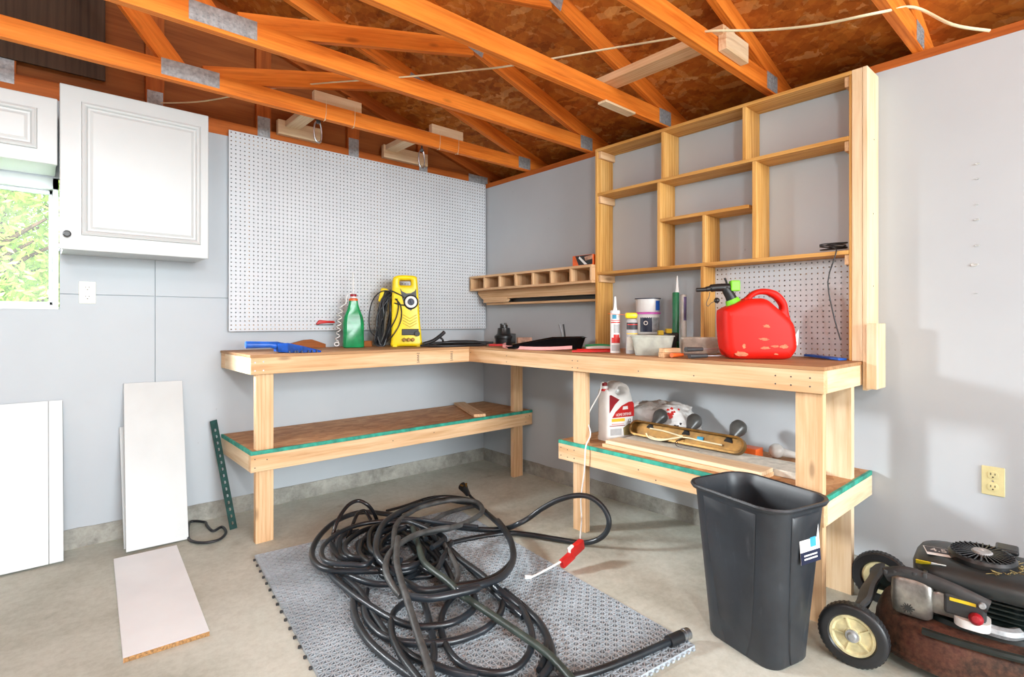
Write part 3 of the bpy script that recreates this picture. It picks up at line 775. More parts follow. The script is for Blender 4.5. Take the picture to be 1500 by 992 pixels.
# --- pressure washer
L = LF((-.905, -.27, BZ), -30, 935, 905, .000573)
t = thing('pressure_washer', 'yellow upright electric pressure washer on the back workbench', 'pressure washer', (-.905, -.27, BZ))
out = cat2(L.q((752, 900), (752, 800), (757, 500), (762, 250), (768, 110), (790, 65), (860, 46), (960, 46), (1040, 58), (1062, 110), (1080, 400), (1098, 650), (1112, 800), (1112, 900), (1000, 900), (860, 900)), 4)
hole = rr2(*[c for c in (L.p(850, 0).x, L.p(985, 0).x, L.p(0, 168).y, L.p(0, 103).y)], .008)
plate('body', [out, hole], .17, .018, 'yellow', t, L.M)
bd = L.M
for u in (800, 1085):
    bm = B(); box(bm, *sorted((L.p(u-32, 0).x, L.p(u+22, 0).x)), -.002, .012, -.07, .088, .003); put('foot', bm, 'yellow', t, L.M)
quad('front_panel', L.q((858, 205), (880, 240), (930, 265), (985, 262), (1030, 235), (1046, 205), (1052, 330), (1040, 420), (985, 472), (930, 440), (885, 330)), .006, 'charcoal', t, L.M @ Matrix.Translation((0, 0, .0838)))
bm = B(); cc = L.p(985, 368); MXd = L.M @ Matrix.Translation((cc.x, cc.y, .088))
lathe(bm, [(0, .018), (.034, .018), (.040, .014), (.041, 0), (0, 0)], 32, Matrix()); d = put('dial', bm, 'white_plastic', t, MXd, True)
bm = B(); lathe(bm, [(0, .026), (.020, .026), (.024, .018), (.024, .017), (0, .017)], 28, Matrix()); box(bm, -.004, .004, -.021, .021, .025, .032, .001); put('knob', bm, 'navy', d, MXd @ Matrix.Rotation(.4, 4, 'Z'), True)
bm = B(); lathe(bm, [(.05, 0), (.05, .006), (.042, .01), (.042, 0)], 32, Matrix()); put('dial_collar', bm, 'black_plastic', d, MXd, True)
bm = B()
for k in range(4):
    v = 520+k*34
    for s in (-1, 1):
        a_ = L.p(972, v+48); b_ = L.p(972+s*82, v); tube(bm, [(a_.x, a_.y, .0845), (b_.x, b_.y, .0845)], .0024, 6, 0)
put('groove_shade_bars', bm, 'yellow_shade', t, L.M)  # raised bars in darker yellow, painting the shade of the chevron grooves
bm = B(); x0, y1 = L.p(875, 690).x, L.p(0, 690).y; x1, y0 = L.p(1078, 0).x, L.p(0, 768).y
box(bm, x0, x1, y0, y1, .080, .0875, .004); put('recess', bm, 'black_plastic', t, L.M)
bm = B()
for u in (905, 958, 1008): c = L.p(u, 820); cyl(bm, (c.x, c.y, .075), (c.x, c.y, .108), .0155, .012, 6); cyl(bm, (c.x, c.y, .105), (c.x, c.y, .118), .009, .009, 14)
put('brass_fitting', bm, 'brass', t, L.M)
bm = B(); c = L.p(1060, 748); cyl(bm, (c.x, c.y, .08), (c.x, c.y, .115), .019, .017, 18); put('hose_connector', bm, 'black_plastic', t, L.M, True)
# side bracket with spray gun, cord and hose hung on its left side
sidex = L.p(752, 0).x
bm = B(); c = L.p(660, 285); box(bm, c.x-.028, c.x+.026, c.y-.052, c.y+.05, -.012, .02, .012); put('gun_grip', bm, 'yellow', t, L.M @ Matrix.Translation(c) @ Matrix.Rotation(-.22, 4, 'Z') @ Matrix.Translation(-c), True)
bm = B(); a_ = L.p(640, 330); tube(bm, [L.p(700, 230, .0), L.p(660, 380, .005), L.p(650, 520, .0), L.p(640, 640, 0)], lambda k: .026-.012*k, 10); put('gun_body', bm, 'black_gloss', t, L.M, True)
rnd = random.Random(4); bm = B()
for k in range(15):
    j = lambda a: a+rnd.uniform(-48, 34)
    tube(bm, [L.p(j(745), 250, .02+rnd.uniform(-.03, .03)), L.p(j(690), 330, .03), L.p(j(640), 520, rnd.uniform(-.02, .05)), L.p(j(625), 720, rnd.uniform(-.02, .05)), L.p(j(600), 860, rnd.uniform(.0, .05)), L.p(j(660), 895, rnd.uniform(0, .05)), L.p(j(715), 780, rnd.uniform(-.01, .05)), L.p(j(770), 520, rnd.uniform(.0, .06)), L.p(j(770), 300, .03)], .0056, 7, 6)
put('hose', bm, 'black_rubber', t, L.M, True)
bm = B()
tube(bm, [L.p(760, 240, .05), L.p(640, 240, .04), L.p(540, 340, .03), L.p(495, 520, .03), L.p(505, 700, .03), L.p(580, 800, .03), L.p(640, 880, .03)], .0040, 7)
tube(bm, [L.p(800, 330, .095), L.p(860, 400, .097), L.p(876, 520, .098), L.p(850, 640, .098), L.p(780, 760, .096), L.p(700, 850, .07)], .0040, 7)
tube(bm, [L.p(740, 230, .06), L.p(800, 255, .095), L.p(870, 290, .096), L.p(905, 320, .096)], .0042, 7)
tube(bm, [L.p(790, 380, .09), L.p(850, 400, .097), L.p(912, 408, .096)], .0042, 7)
tube(bm, [L.p(820, 330, .095), L.p(838, 430, .097), L.p(810, 560, .097), L.p(740, 700, .09), L.p(660, 870, .06)], .0042, 7)
put('power_cord', bm, 'black_rubber', t, L.M, True)
# --- green jug with coiled hose
k = .00055; gx, gy = -1.275, -.215
L = LF((gx, gy, BZ), -20, 315, 910, k)
t = thing('spray_jug', 'green plastic jug with white wand standing left of the yellow pressure washer', 'jug', (gx, gy, BZ))
bm = B(); H = (910-345)*k
prof = [(.064, .040, 0.003), (.068, .043, .01), (.066, .042, H*.3), (.067, .043, H*.52), (.060, .038, H*.66), (.042, .030, H*.80), (.030, .026, H*.93), (.028, .025, H)]
rings = []
for hx, hy, z in prof:
    r = rrect(hx, hy, min(hx, hy)*.55, z)
    if .03 < z < H*.9:
        for i, p in enumerate(r):
            if abs(p.x) < hx*.7: p.y *= .86
    rings.append(r)
loft(bm, rings); put('jug_body', bm, 'green_plastic', t, yawf((gx, gy, BZ), -20), True, 28)
bm = B(); lathe(bm, [(0, H), (.029, H), (.029, H+.012), (.020, H+.018), (0, H+.018)], 24); put('collar', bm, 'orange', t, yawf((gx, gy, BZ), -20), True)
bm = B(); lathe(bm, [(0, H+.018), (.019, H+.018), (.017, H+.028), (0, H+.028)], 20); put('cap_ring', bm, 'white_plastic', t, yawf((gx, gy, BZ), -20), True)
bm = B(); lathe(bm, [(0, H+.028), (.021, H+.028), (.021, H+.043), (.012, H+.046), (0, H+.046)], 20); put('cap', bm, 'dark_red', t, yawf((gx, gy, BZ), -20), True)
bm = B(); tube(bm, [L.p(315, 262), L.p(316, 150), L.p(312, 40), L.p(308, 5)], .0042, 8); put('wand', bm, 'white_plastic', t, L.M, True)
pts = [L.p(300, 255), L.p(265, 262, .01), L.p(235, 300, .02), L.p(225, 380, .03)]
for i in range(60):
    a = i*.62; zz = 400+i*7.2; pts.append(L.p(170+22*math.cos(a)-(i*.75), zz, .035+.016*math.sin(a)))
for i in range(14):
    a = i*.55; pts.append(L.p(118+26*math.cos(a), 860+22*math.sin(a), .055))
bm = B(); tube(bm, pts, .0028, 7, 2); put('coiled_hose', bm, 'white_plastic', t, L.M, True)
# --- small red folding saw on the pegboard
MXr = frame((-1.405, -.0412, 1.165), 0)
t = thing('red_hand_tool', 'small red hand tool hanging low on the pegboard left of the green jug', 'hand tool', (-1.405, -.047, 1.165))
plate('handle', [cat2([(-.055, -.012), (-.045, .008), (-.03, .018), (.02, .014), (.065, .012), (.068, -.002), (.02, -.002), (-.02, -.006)], 4)], .016, .005, 'red', t, MXr @ Matrix.Translation((0, 0, .012)))
plate('blade', [[(-.057, -.016), (.06, -.016), (.06, -.009), (-.05, -.012)]], .002, .0005, 'charcoal', t, MXr @ Matrix.Translation((0, 0, .012)), smooth=False)
bm = B(); tube(bm, [(0, .0, .0), (0, .004, .006), (0, .004, .012)], .002, 6); put('peg_hook', bm, 'steel', t, MXr, True)
# --- blue dustpan
yd = -.47
t = thing('dustpan', 'bright blue dustpan with handle lying on the left end of the back workbench', 'dustpan', (-1.83, yd, BZ))
def ring(x, hy, z0, z1, yc=0): return [Vector((x, yc-hy, z0)), Vector((x, yc+hy, z0)), Vector((x, yc+hy, z1)), Vector((x, yc-hy, z1))]
MXd = yawf((-1.83, yd, BZ), -4)
bm = B(); loft(bm, [[Vector((x, .018*s*math.cos(a), z+.016*s*math.sin(a))) for a in [i*PI/6 for i in range(12)]] for x, s, z in ((-.175, 1.1, .048), (-.170, 1.25, .047), (-.05, 1.1, .045), (-.01, 1.5, .038), (.02, 1.2, .030))])
put('handle', bm, 'blue_plastic', t, MXd, True)
bm = B()
v = {}
for i, (x, hy, zf, zr) in enumerate(((-.02, .05, .006, .052), (.02, .085, .003, .056), (.10, .11, .0015, .036), (.19, .12, .001, .010))):
    v[i] = [bm.verts.new(p) for p in ((x, -hy-.004, zr), (x, -hy, zf), (x, hy, zf), (x, hy+.004, zr))]
for i in range(3):
    for k_ in range(3): bm.faces.new((v[i][k_], v[i][k_+1], v[i+1][k_+1], v[i+1][k_]))
bm.faces.new(v[0])
bmesh.ops.solidify(bm, geom=bm.faces[:], thickness=.0025); put('pan', bm, 'blue_plastic', t, MXd)
bm = B()
for x in (.02, .05, .062, .085, .12, .14, .165): box(bm, x-.003, x+.003, -.128, -.118, .001, .014)
put('comb_teeth', bm, 'navy', t, MXd)
# --- wedge-shaped offcut behind
o = plate('wood_offcut', [[(-.20, 0), (-.20, .008), (-.02, .052), (.03, .055), (.12, .022), (.12, 0)]], .03, .001, 'hardboard', None, frame((-1.52, -.05, BZ+.0005), 0), smooth=False); tag(o, 'brown wedge-shaped wood offcut at the back of the bench below the pegboard', 'offcut')
o = boardbox('wood_block', -1.17, -1.11, -.16, -.13, BZ+.0005, BZ+.04, 'x', 'hardboard'); tag(o, 'small brown block behind the green jug on the back bench', 'wood block')
# --- black spray lance lying behind the washer
t = thing('spray_lance', 'black spray gun and lance lying on the bench right of the pressure washer', 'spray lance', (-.5, -.22, BZ))
def bp(u, dep, z): p = atd(u, 500, dep); return Vector((p.x, p.y, z))
tubeo('lance', [bp(628, 3.72, BZ+.02), bp(660, 3.80, BZ+.026), bp(690, 3.88, BZ+.024), bp(722, 3.95, BZ+.016)], lambda k: .015 if .3 < k < .75 else .010, 'black_plastic', t, 10)
tubeo('gun_handle', [bp(620, 3.66, BZ+.02), bp(634, 3.70, BZ+.04), bp(645, 3.74, BZ+.075), bp(651, 3.76, BZ+.10)], .013, 'black_rubber', t, 10)
tubeo('trigger', [bp(643, 3.74, BZ+.065), bp(648, 3.74, BZ+.05), bp(649, 3.75, BZ+.032)], .007, 'black_plastic', t, 8)
tubeo('hose', [bp(616, 3.64, BZ+.01), bp(650, 3.62, BZ+.008), bp(690, 3.72, BZ+.008), bp(712, 3.84, BZ+.008), bp(680, 3.98, BZ+.008), bp(640, 3.86, BZ+.008)], .0075, 'black_rubber', t, 8)
# --- stepped black accessory in the corner
c = atd(738, 500, 3.98); c.z = BZ
t = thing('vacuum_accessory', 'stepped black plastic fitting standing in the bench corner', 'tool fitting', c)
MXc = yawf(c, -40)
bm = B(); lathe(bm, [(0, 0), (.062, 0), (.064, .045), (.070, .05), (.070, .068), (.060, .072), (.050, .085), (.046, .125), (.030, .128), (.028, .15), (0, .15)], 24); put('base', bm, 'black_plastic', t, MXc, True)
bm = B(); box(bm, .03, .088, -.03, .03, .012, .085, .004); put('port', bm, 'black_plastic', t, MXc)
bm = B(); box(bm, .0, .022, -.012, .012, .148, .162, .002); box(bm, -.028, -.008, -.012, .012, .146, .158, .002); put('tab', bm, 'black_plastic', t, MXc)
c2 = bp(727, 3.80, BZ+.0005); o = boxo('red_plastic_piece', -.055, .055, -.02, .02, 0, .014, 'red', None, .003, yawf(c2, -38)); tag(o, 'small flat red piece on the bench left of the black fitting', 'plastic piece')
c3 = bp(768, 3.80, BZ+.0005); o = boxo('tan_box_piece', -.05, .05, -.03, .03, 0, .06, 'tan_box', None, .003, yawf(c3, -30)); tag(o, 'small brown carton behind the black paint tray', 'box')
# --- paint tray
tc = atd(800, 500, 3.44); tc.z = BZ+.001
t = thing('paint_tray', 'glossy black paint tray on the corner end of the right workbench', 'paint tray', tc)
MXt = yawf(tc, -44) @ Matrix.Diagonal((1.1, 1, 1.12, 1))
bm = B()
R0 = [(-.225, -.13, .012), (.04, -.15, .062), (.215, -.15, .066), (.215, .15, .066), (.04, .15, .062), (-.225, .13, .012)]
F0 = [(-.215, -.118, .003), (.07, -.125, .003), (.195, -.125, .003), (.195, .125, .003), (.07, .125, .003), (-.215, .118, .003)]
E0 = [(-.232, -.138, .012), (.04, -.160, .062), (.226, -.160, .066), (.226, .160, .066), (.04, .160, .062), (-.232, .138, .012)]
rr_ = [bm.verts.new(p) for p in R0]; ff = [bm.verts.new(p) for p in F0]; ee = [bm.verts.new(p) for p in E0]
for i in range(6):
    j = (i+1) % 6; bm.faces.new((rr_[i], rr_[j], ff[j], ff[i])); bm.faces.new((ee[i], ee[j], rr_[j], rr_[i]))
bm.faces.new(ff); bmesh.ops.solidify(bm, geom=bm.faces[:], thickness=.002); put('tray', bm, 'black_gloss', t, MXt)
bm = B()
for k_ in range(9): tube(bm, [(-.17+k_*.022, -.10, .006), (-.17+k_*.022, .10, .006)], .003, 6, 0)
put('ribs', bm, 'black_gloss', t, MXt)
# two small metal handles stuck up behind the tray
c4 = bp(819, 3.68, BZ)
t = thing('putty_knife_pair', 'two narrow metal tool shanks standing up behind the black paint tray', 'hand tool', c4)
L = LF(c4, -41.5, 819, 508, .0047)
bm = B(); tube(bm, [L.p(824, 508), L.p(823, 490), L.p(819, 475)], .006, 8); put('shank', bm, 'steel', t, L.M, True)
bm = B(); tube(bm, [L.p(828, 508, .01), L.p(827, 490, .01), L.p(825, 475, .01)], .006, 8); put('shank', bm, 'charcoal', t, L.M, True)
# --- pink plastic strap bowed round the front of the tray
def strip(name, pts, h, th, mat, parent=None, smooth=5):
    ps = smooth_path(pts, smooth); bm = B(); rings = []
    for i, p in enumerate(ps):
        d = ps[min(len(ps)-1, i+1)]-ps[max(0, i-1)]; n = Vector((d.y, -d.x, 0)).normalized()*th/2
        rings.append([p+n, p-n, p-n+Vector((0, 0, h)), p+n+Vector((0, 0, h))])
    return put(name, loft(bm, rings), mat, parent, None, True, 40)
def bz(u, v, z): return atz(u, v, z)
o = strip('pink_strap', [Vector((-.47, -.83, BZ+.012)), Vector((-.555, -.90, BZ+.006)), Vector((-.600, -1.00, BZ+.0015)), Vector((-.612, -1.14, BZ+.0015)), Vector((-.590, -1.27, BZ+.002)), Vector((-.545, -1.37, BZ+.006)), Vector((-.49, -1.45, BZ+.012))], .019, .004, 'pink'); tag(o, 'pink plastic strap bowed along the front of the black paint tray', 'strap')
# --- red bars and green-handled tool
def lay(u0, d0, u1, d1, z): a_ = atd(u0, 500, d0); b_ = atd(u1, 500, d1); return Vector((a_.x, a_.y, z)), Vector((b_.x, b_.y, z))
for (n, u0, d0, u1, d1, z, r, m, la, ct) in (
    ('pry_bar', 838, 2.99, 894, 3.00, BZ+.0075, .007, 'red', 'red flat pry bar lying nearest the bench edge by the white caulk tube', 'pry bar'),
    ('pry_bar', 845, 3.10, 896, 3.12, BZ+.0085, .008, 'red_plastic', 'second red bar lying behind the first, left of the white caulk tube', 'pry bar')):
    a_, b_ = lay(u0, d0, u1, d1, z); o = tubeo(n, [a_, a_.lerp(b_, .5), b_], r, m, None, 8, 4, flat=.9); tag(o, la, ct)
a_, b_ = lay(858, 3.22, 900, 3.24, BZ+.022)
t = thing('green_handled_tool', 'green handled cutting tool lying behind the red bars on the right workbench', 'hand tool', (a_.x, a_.y, BZ))
tubeo('handle', [a_, a_.lerp(b_, .5)+Vector((0, 0, .006)), b_], lambda k: .014-.004*k, 'green_tool', t, 10)
tubeo('handle', [a_+Vector((-.03, -.03, -.008)), a_.lerp(b_, .5)+Vector((-.03, -.03, -.004)), b_+Vector((-.02, -.02, -.01))], lambda k: .011, 'white_plastic', t, 10)
tubeo('ring', [b_+Vector((-.02+.012*math.cos(a), -.02-.01*math.cos(a), .0+.022*math.sin(a))) for a in [i*PI/5 for i in range(10)]], .005, 'dark_green', t, 8, 3, True)
# --- caulk tube
c = Vector((-.448, -1.732, BZ))
def rot(c, yaw=-41.5): return yawf(c, yaw)
def labelpatch(name, r, a0, a1, z0, z1, mat, parent, MX, seg=10, th=.0006):
    bm = B()
    g = [[Vector(((r+h)*math.sin(a0+(a1-a0)*i/seg), -(r+h)*math.cos(a0+(a1-a0)*i/seg), z)) for i in range(seg+1)] for h, z in ((0, z0), (th, z0), (th, z1), (0, z1))]
    for q in range(3):
        for i in range(seg): 
            pass
    vs = [[bm.verts.new(p) for p in row] for row in g]
    for a_, b_ in ((0, 1), (1, 2), (2, 3)):
        for i in range(seg): bm.faces.new((vs[a_][i], vs[a_][i+1], vs[b_][i+1], vs[b_][i]))
    return put(name, bm, mat, parent, MX)
t = thing('caulk_tube', 'white caulk tube with red label band standing at the front of the bench', 'caulk tube', c)
MXc = rot(c)
bm = B(); lathe(bm, [(0, 0), (.0265, 0), (.0265, .232), (.022, .236), (0, .236)], 28); put('tube', bm, 'white_plastic', t, MXc, True)
bm = B(); lathe(bm, [(0, .236), (.012, .236), (.009, .25), (.004, .312), (0, .312)], 16); put('nozzle', bm, 'white_plastic', t, MXc, True)
labelpatch('label_band', .0266, -1.2, 1.2, .165, .172, 'print_red', t, MXc)
labelpatch('label_band', .0266, -1.2, 1.2, .178, .182, 'print_red', t, MXc)
labelpatch('label_print', .0266, -.8, .1, .188, .212, 'label_blue', t, MXc)
labelpatch('label_print', .0266, -1.0, 1.1, .055, .085, 'print_red', t, MXc)
labelpatch('label_print', .0266, -.5, .7, .085, .102, 'print_red', t, MXc)
labelpatch('label_print', .0266, -1.0, .9, .012, .045, 'print_grey', t, MXc)
labelpatch('label_print', .0266, -.5, 1.0, .11, .158, 'print_grey', t, MXc)
# --- spray can
c = Vector((-.43, -1.83, BZ)); MXc = rot(c)
t = thing('spray_can', 'grey aerosol can with a yellow spray nozzle and straw', 'spray can', c)
bm = B(); lathe(bm, [(0, 0), (.030, 0), (.031, .004), (.030, .175), (.024, .186), (.012, .190), (0, .190)], 28); put('can', bm, 'print_grey', t, MXc, True)
labelpatch('label_print', .0308, -1.3, 1.3, .130, .168, 'print_dark', t, MXc); labelpatch('label_band', .0308, -1.3, 1.3, .105, .111, 'print_yellow', t, MXc)
labelpatch('label_band', .0314, -1.0, 1.0, .155, .160, 'print_red', t, MXc); labelpatch('label_print', .0308, -1.2, 1.2, .02, .09, 'off_white', t, MXc)
bm = B(); box(bm, -.036, .030, -.016, .016, .190, .222, .010); put('nozzle', bm, 'yellow', t, MXc, True)
bm = B(); tube(bm, [(-.03, 0, .210), (-.13, 0, .216)], .0015, 6, 0); put('straw', bm, 'orange', t, MXc)
# --- stacked tubs
c = atd(949, 500, 3.24); c.z = BZ; MXc = rot(c)
k = 3.24/FPX
def tub(name, r0, r1, z0, z1, mat, label, cat='tub', lid=None, seg=32):
    t = thing(name, label, cat, (c.x, c.y, z0)); bm = B()
    lathe(bm, [(0, z0-BZ+.0005), (r0, z0-BZ+.0005), (r1, z1-BZ), (r1+.003, z1-BZ), (r1+.003, z1-BZ-.006), (r1-.002, z1-BZ-.001), (r0-.003, z0-BZ+.004), (0, z0-BZ+.004)], seg)
    put('tub', bm, mat, t, MXc, True); return t
zz = [BZ, BZ+.10, BZ+.225, BZ+.31]
t = tub('plastic_tub', .060, .066, zz[0], zz[1], 'milky_clear', 'cloudy clear tub at the bottom of the stacked tubs')
t = tub('plastic_tub', .062, .070, zz[1]+.001, zz[2], 'white_plastic', 'tub with a dark navy label and magenta rim, in the middle of the stack')
bm = B(); lathe(bm, [(.066, .217), (.0745, .217), (.0745, .229), (.066, .229)], 32); put('rim', bm, 'magenta', t, MXc, True)
labelpatch('label_print', .0645, -.95, .12, .112, .200, 'navy', t, MXc @ Matrix.Diagonal((1.045, 1.045, 1, 1))); labelpatch('label_print', .0645, .14, 1.0, .112, .200, 'galvanised', t, MXc @ Matrix.Diagonal((1.045, 1.045, 1, 1)))
bm = B(); lathe(bm, [(.008, 0), (.013, 0), (.013, .0006), (.008, .0006)], 20); put('label_print', bm, 'white_plastic', t, MXc @ Matrix.Rotation(-.42, 4, 'Z') @ Matrix.Translation((0, -.0705, .165)) @ Matrix.Rotation(PI/2, 4, 'X'))
t = tub('plastic_tub', .068, .073, zz[2]+.005, zz[3], 'white_plastic', 'shallow white tub with a dark rim and blue label, on top of the stack')
bm = B(); lathe(bm, [(.070, .307), (.0775, .307), (.0775, .313), (.070, .313)], 32); put('rim', bm, 'navy', t, MXc, True)
labelpatch('label_print', .0725, .42, .95, .240, .297, 'blue_plastic', t, MXc @ Matrix.Diagonal((1.01, 1.01, 1, 1)))
# --- clear food container in front
c = Vector((-.465, -1.985, BZ)); MXc = yawf(c, -58)
t = thing('food_container', 'cloudy clear plastic container in front of the stacked tubs', 'container', c)
bm = B(); loft(bm, [rrect(.085, .055, .02, .001), rrect(.105, .070, .025, .095), rrect(.110, .075, .027, .097), rrect(.110, .075, .027, .102), rrect(.101, .066, .022, .100), rrect(.082, .052, .018, .005)], True, True)
put('tub', bm, 'milky_clear', t, MXc, True)
bm = B(); ball(bm, (.02, 0, .04), .04, (1, .8, .85)); ball(bm, (-.04, .01, .035), .033, (1, .9, .8)); put('contents', bm, 'off_white', t, MXc, True)
# --- black and yellow clamps
c = atd(977, 500, 3.0); c.z = BZ
t = thing('spring_clamps', 'black spring clamps with yellow tips behind the clear container', 'clamp', c); MXc = frame(c, -41.5)
bm = B(); box(bm, -.052, .05, .0, .09, -.02, .02, .008); box(bm, -.03, .065, .06, .112, -.02, .015, .01); put('body', bm, 'black_plastic', t, MXc, True)
bm = B(); box(bm, -.050, -.022, .098, .124, -.018, .018, .004); put('jaw_pad', bm, 'clamp_yellow', t, MXc)
bm = B(); box(bm, -.008, .024, .108, .134, -.018, .018, .004); put('jaw_pad', bm, 'clamp_yellow', t, MXc)
bm = B(); box(bm, -.05, -.02, .055, .08, .0205, .03, .003); put('bolt', bm, 'steel', t, MXc)
# --- green and white adhesive tubes
c = atd(990, 500, 3.06); c.z = BZ
t = thing('adhesive_tube', 'tall dark green adhesive tube with white nozzle behind the clamps', 'adhesive tube', c); MXc = rot(c)
bm = B(); lathe(bm, [(0, 0), (.019, 0), (.019, .335), (.016, .34), (0, .34)], 24); put('tube', bm, 'tube_green', t, MXc, True)
bm = B(); lathe(bm, [(0, .34), (.011, .34), (.009, .36), (.003, .435), (0, .435)], 14); put('nozzle', bm, 'white_plastic', t, MXc @ Matrix.Translation((.008, 0, 0)), True)
c = atd(1001, 500, 3.08); c.z = BZ
t = thing('adhesive_tube', 'white adhesive tube with violet print beside the tall green tube', 'adhesive tube', c); MXc = rot(c)
bm = B(); lathe(bm, [(0, 0), (.0175, 0), (.0175, .326), (0, .332)], 24); put('tube', bm, 'white_plastic', t, MXc, True)
labelpatch('label_print', .0176, -.2, .9, .18, .315, 'violet_print', t, MXc)
# --- beige foam block, wooden blocks, chisels
c = atd(1023, 500, 2.88); c.z = BZ
o = boxo('foam_block', -.09, .09, -.045, .045, 0, .09, 'off_white', None, .008, yawf(c, -50)); tag(o, 'off-white rectangular block behind the chisels left of the red fuel can', 'block')
for (x, y, z0, z1, yw, la) in ((-.590, -2.115, .0005, .024, -22, 'lower'), (-.585, -2.118, .0245, .044, -14, 'upper')):
    q0 = Vector((x, y, BZ+(z0+z1)/2)); q1 = q0+Vector((math.cos(math.radians(yw)), math.sin(math.radians(yw)), 0))*.10
    o = board('wood_block', q0, q1, (0, 1, 0), z1-z0, .042, 'pine'); tag(o, 'small tan wood block in front of the clear container, '+la+' of two stacked', 'wood block')
def chisel(a_, b_, hm, label, bl=True, r=.013):
    t = thing('chisel', label, 'chisel', (a_.x, a_.y, BZ)); d = (b_-a_)
    tubeo('handle', [a_, a_.lerp(b_, .3), a_.lerp(b_, .5)], lambda k: r*(1-.25*k), hm, t, 10, 4, flat=.85)
    s = d.cross(Vector((0, 0, 1))).normalized()
    board('blade', a_.lerp(b_, .5), b_, (-d.y, d.x, 0), .004, .022, 'steel', t, .0008)
zc = BZ+.0145
P0 = lambda u, v: atz(u, v, zc)
def along(x, y, dz, L_, yw): p = Vector((x, y, zc+dz)); return p, p+Vector((math.cos(math.radians(yw)), math.sin(math.radians(yw)), 0))*L_
chisel(*along(-.600, -2.180, 0, .14, -14), 'orange', 'chisel with an orange handle next to the small wood blocks')
chisel(*along(-.598, -2.270, 0, .185, -27), 'charcoal', 'chisel with a dark grey handle at the front edge, left of the red fuel can', r=.014)
chisel(*along(-.585, -2.245, .029, .185, -22), 'charcoal', 'dark handled chisel lying on top of the other chisel', r=.014)
# --- red fuel can
c = Vector((-.33, -2.455, BZ+.0008)); L = LF(c, -47, 635, 905, .000452)
t = thing('fuel_can', 'red plastic fuel can with a black and lime spout on the right workbench', 'fuel can', c)
out = cat2(L.q((335, 878), (298, 800), (278, 620), (275, 430), (300, 390), (400, 340), (490, 300), (600, 288), (700, 298), (800, 380), (905, 475), (965, 560), (985, 680), (990, 790), (955, 860), (890, 903), (640, 905), (400, 903)), 4)
plate('can_body', [out], .17, .038, 'red_plastic', t, L.M, res=4)
ho = cat2(L.q((490, 300), (530, 275), (585, 222), (660, 188), (745, 186), (835, 212), (900, 272), (938, 345), (955, 450), (985, 560), (930, 560), (880, 480), (700, 350), (560, 330)), 4)
hi = cat2(L.q((592, 285), (650, 248), (740, 246), (820, 290), (868, 350), (874, 395), (845, 405), (780, 350), (700, 305), (630, 288)), 4)
plate('handle', [ho, hi], .05, .014, 'red_plastic', t, L.M, res=3)
bm = B(); a_, b_ = L.p(420, 345), L.p(395, 290); cyl(bm, a_, b_, .036, .030, 24); put('spout_collar', bm, 'lime', t, L.M, True)
bm = B(); tube(bm, [L.p(405, 315), L.p(385, 265), L.p(345, 195), L.p(335, 165)], lambda k: .027-.009*k, 14, 5); put('spout_neck', bm, 'black_plastic', t, L.M, True)
bm = B(); tube(bm, [L.p(370, 165), L.p(320, 168), L.p(220, 172), L.p(150, 184), L.p(110, 190), L.p(38, 192)], lambda k: [.018, .0185, .018, .0125, .010, .0095][min(5, int(k*5.99))], 14, 5); put('spout', bm, 'black_plastic', t, L.M, True)
bm = B(); a_, b_ = L.p(378, 208), L.p(470, 98); box(bm, a_.x, b_.x, a_.y, b_.y, -.022, .022, .005); put('spout_button', bm, 'lime', t, L.M)
bm = B(); tube(bm, [L.p(335, 165), L.p(345, 120), L.p(325, 70)], .005, 8); put('lock_lever', bm, 'black_plastic', t, L.M)
bm = B(); tube(bm, [L.p(175, 215), L.p(170, 260), L.p(140, 335), L.p(160, 362), L.p(190, 330), L.p(245, 302)], .0015, 6); put('cap_tether', bm, 'charcoal', t, L.M)
bm = B(); ball(bm, L.p(247, 303), .0135); put('spout_cap', bm, 'black_plastic', t, L.M, True)
quad('label', L.q((962, 700), (1000, 640), (1020, 600), (1012, 760), (965, 770)), .001, 'white_plastic', t, L.M @ Matrix.Translation((-.0, 0, .045)))
rr = random.Random(5)
for (u, v, w, h) in ((430, 845, 75, 30), (665, 785, 50, 14), (650, 700, 55, 14), (680, 570, 40, 18), (845, 772, 40, 22), (460, 770, 18, 26), (760, 770, 40, 12), (770, 850, 30, 10)):
    pts = [L.p(u+w*(.55+.6*rr.random())*math.cos(a), v+h*(.55+.6*rr.random())*math.sin(a), .0847) for a in [i*PI/7 for i in range(14)]]
    bm = B(); loft(bm, [pts, [p+Vector((0, 0, .0006)) for p in pts]]); put('worn_patch', bm, 'worn_red', t, L.M)
# --- blue piece behind the can and black cords on the shelf
o = board('blue_trowel', (-.10, -2.60, BZ+.014), (-.17, -2.77, BZ+.006), (1, 0, 0), .010, .05, 'blue_plastic'); tag(o, 'flat blue tool lying behind the red fuel can against the small pegboard', 'hand tool')
c = Vector((-.10, -2.71, z4))
rnd = random.Random(2); pts = []
for i in range(40):
    a = i*.62; pts.append(c+Vector((.03*math.sin(a*.9)-.0, .05*math.cos(a)+.004*rnd.uniform(-1, 1), .006+.012+.012*math.sin(a*.37)+i*.0004)))
pts += [Vector((-.155, -2.735, z4+.012)), Vector((-.170, -2.74, z4-.02)), Vector((-.172, -2.71, z4-.14)), Vector((-.168, -2.735, z4-.30)), Vector((-.165, -2.76, z4-.40))]
o = tubeo('black_cord', pts, .0028, 'black_rubber', None, 7, 3); tag(o, 'thin black cord looped on the wall shelf, its end hanging down over the small pegboard', 'cord')
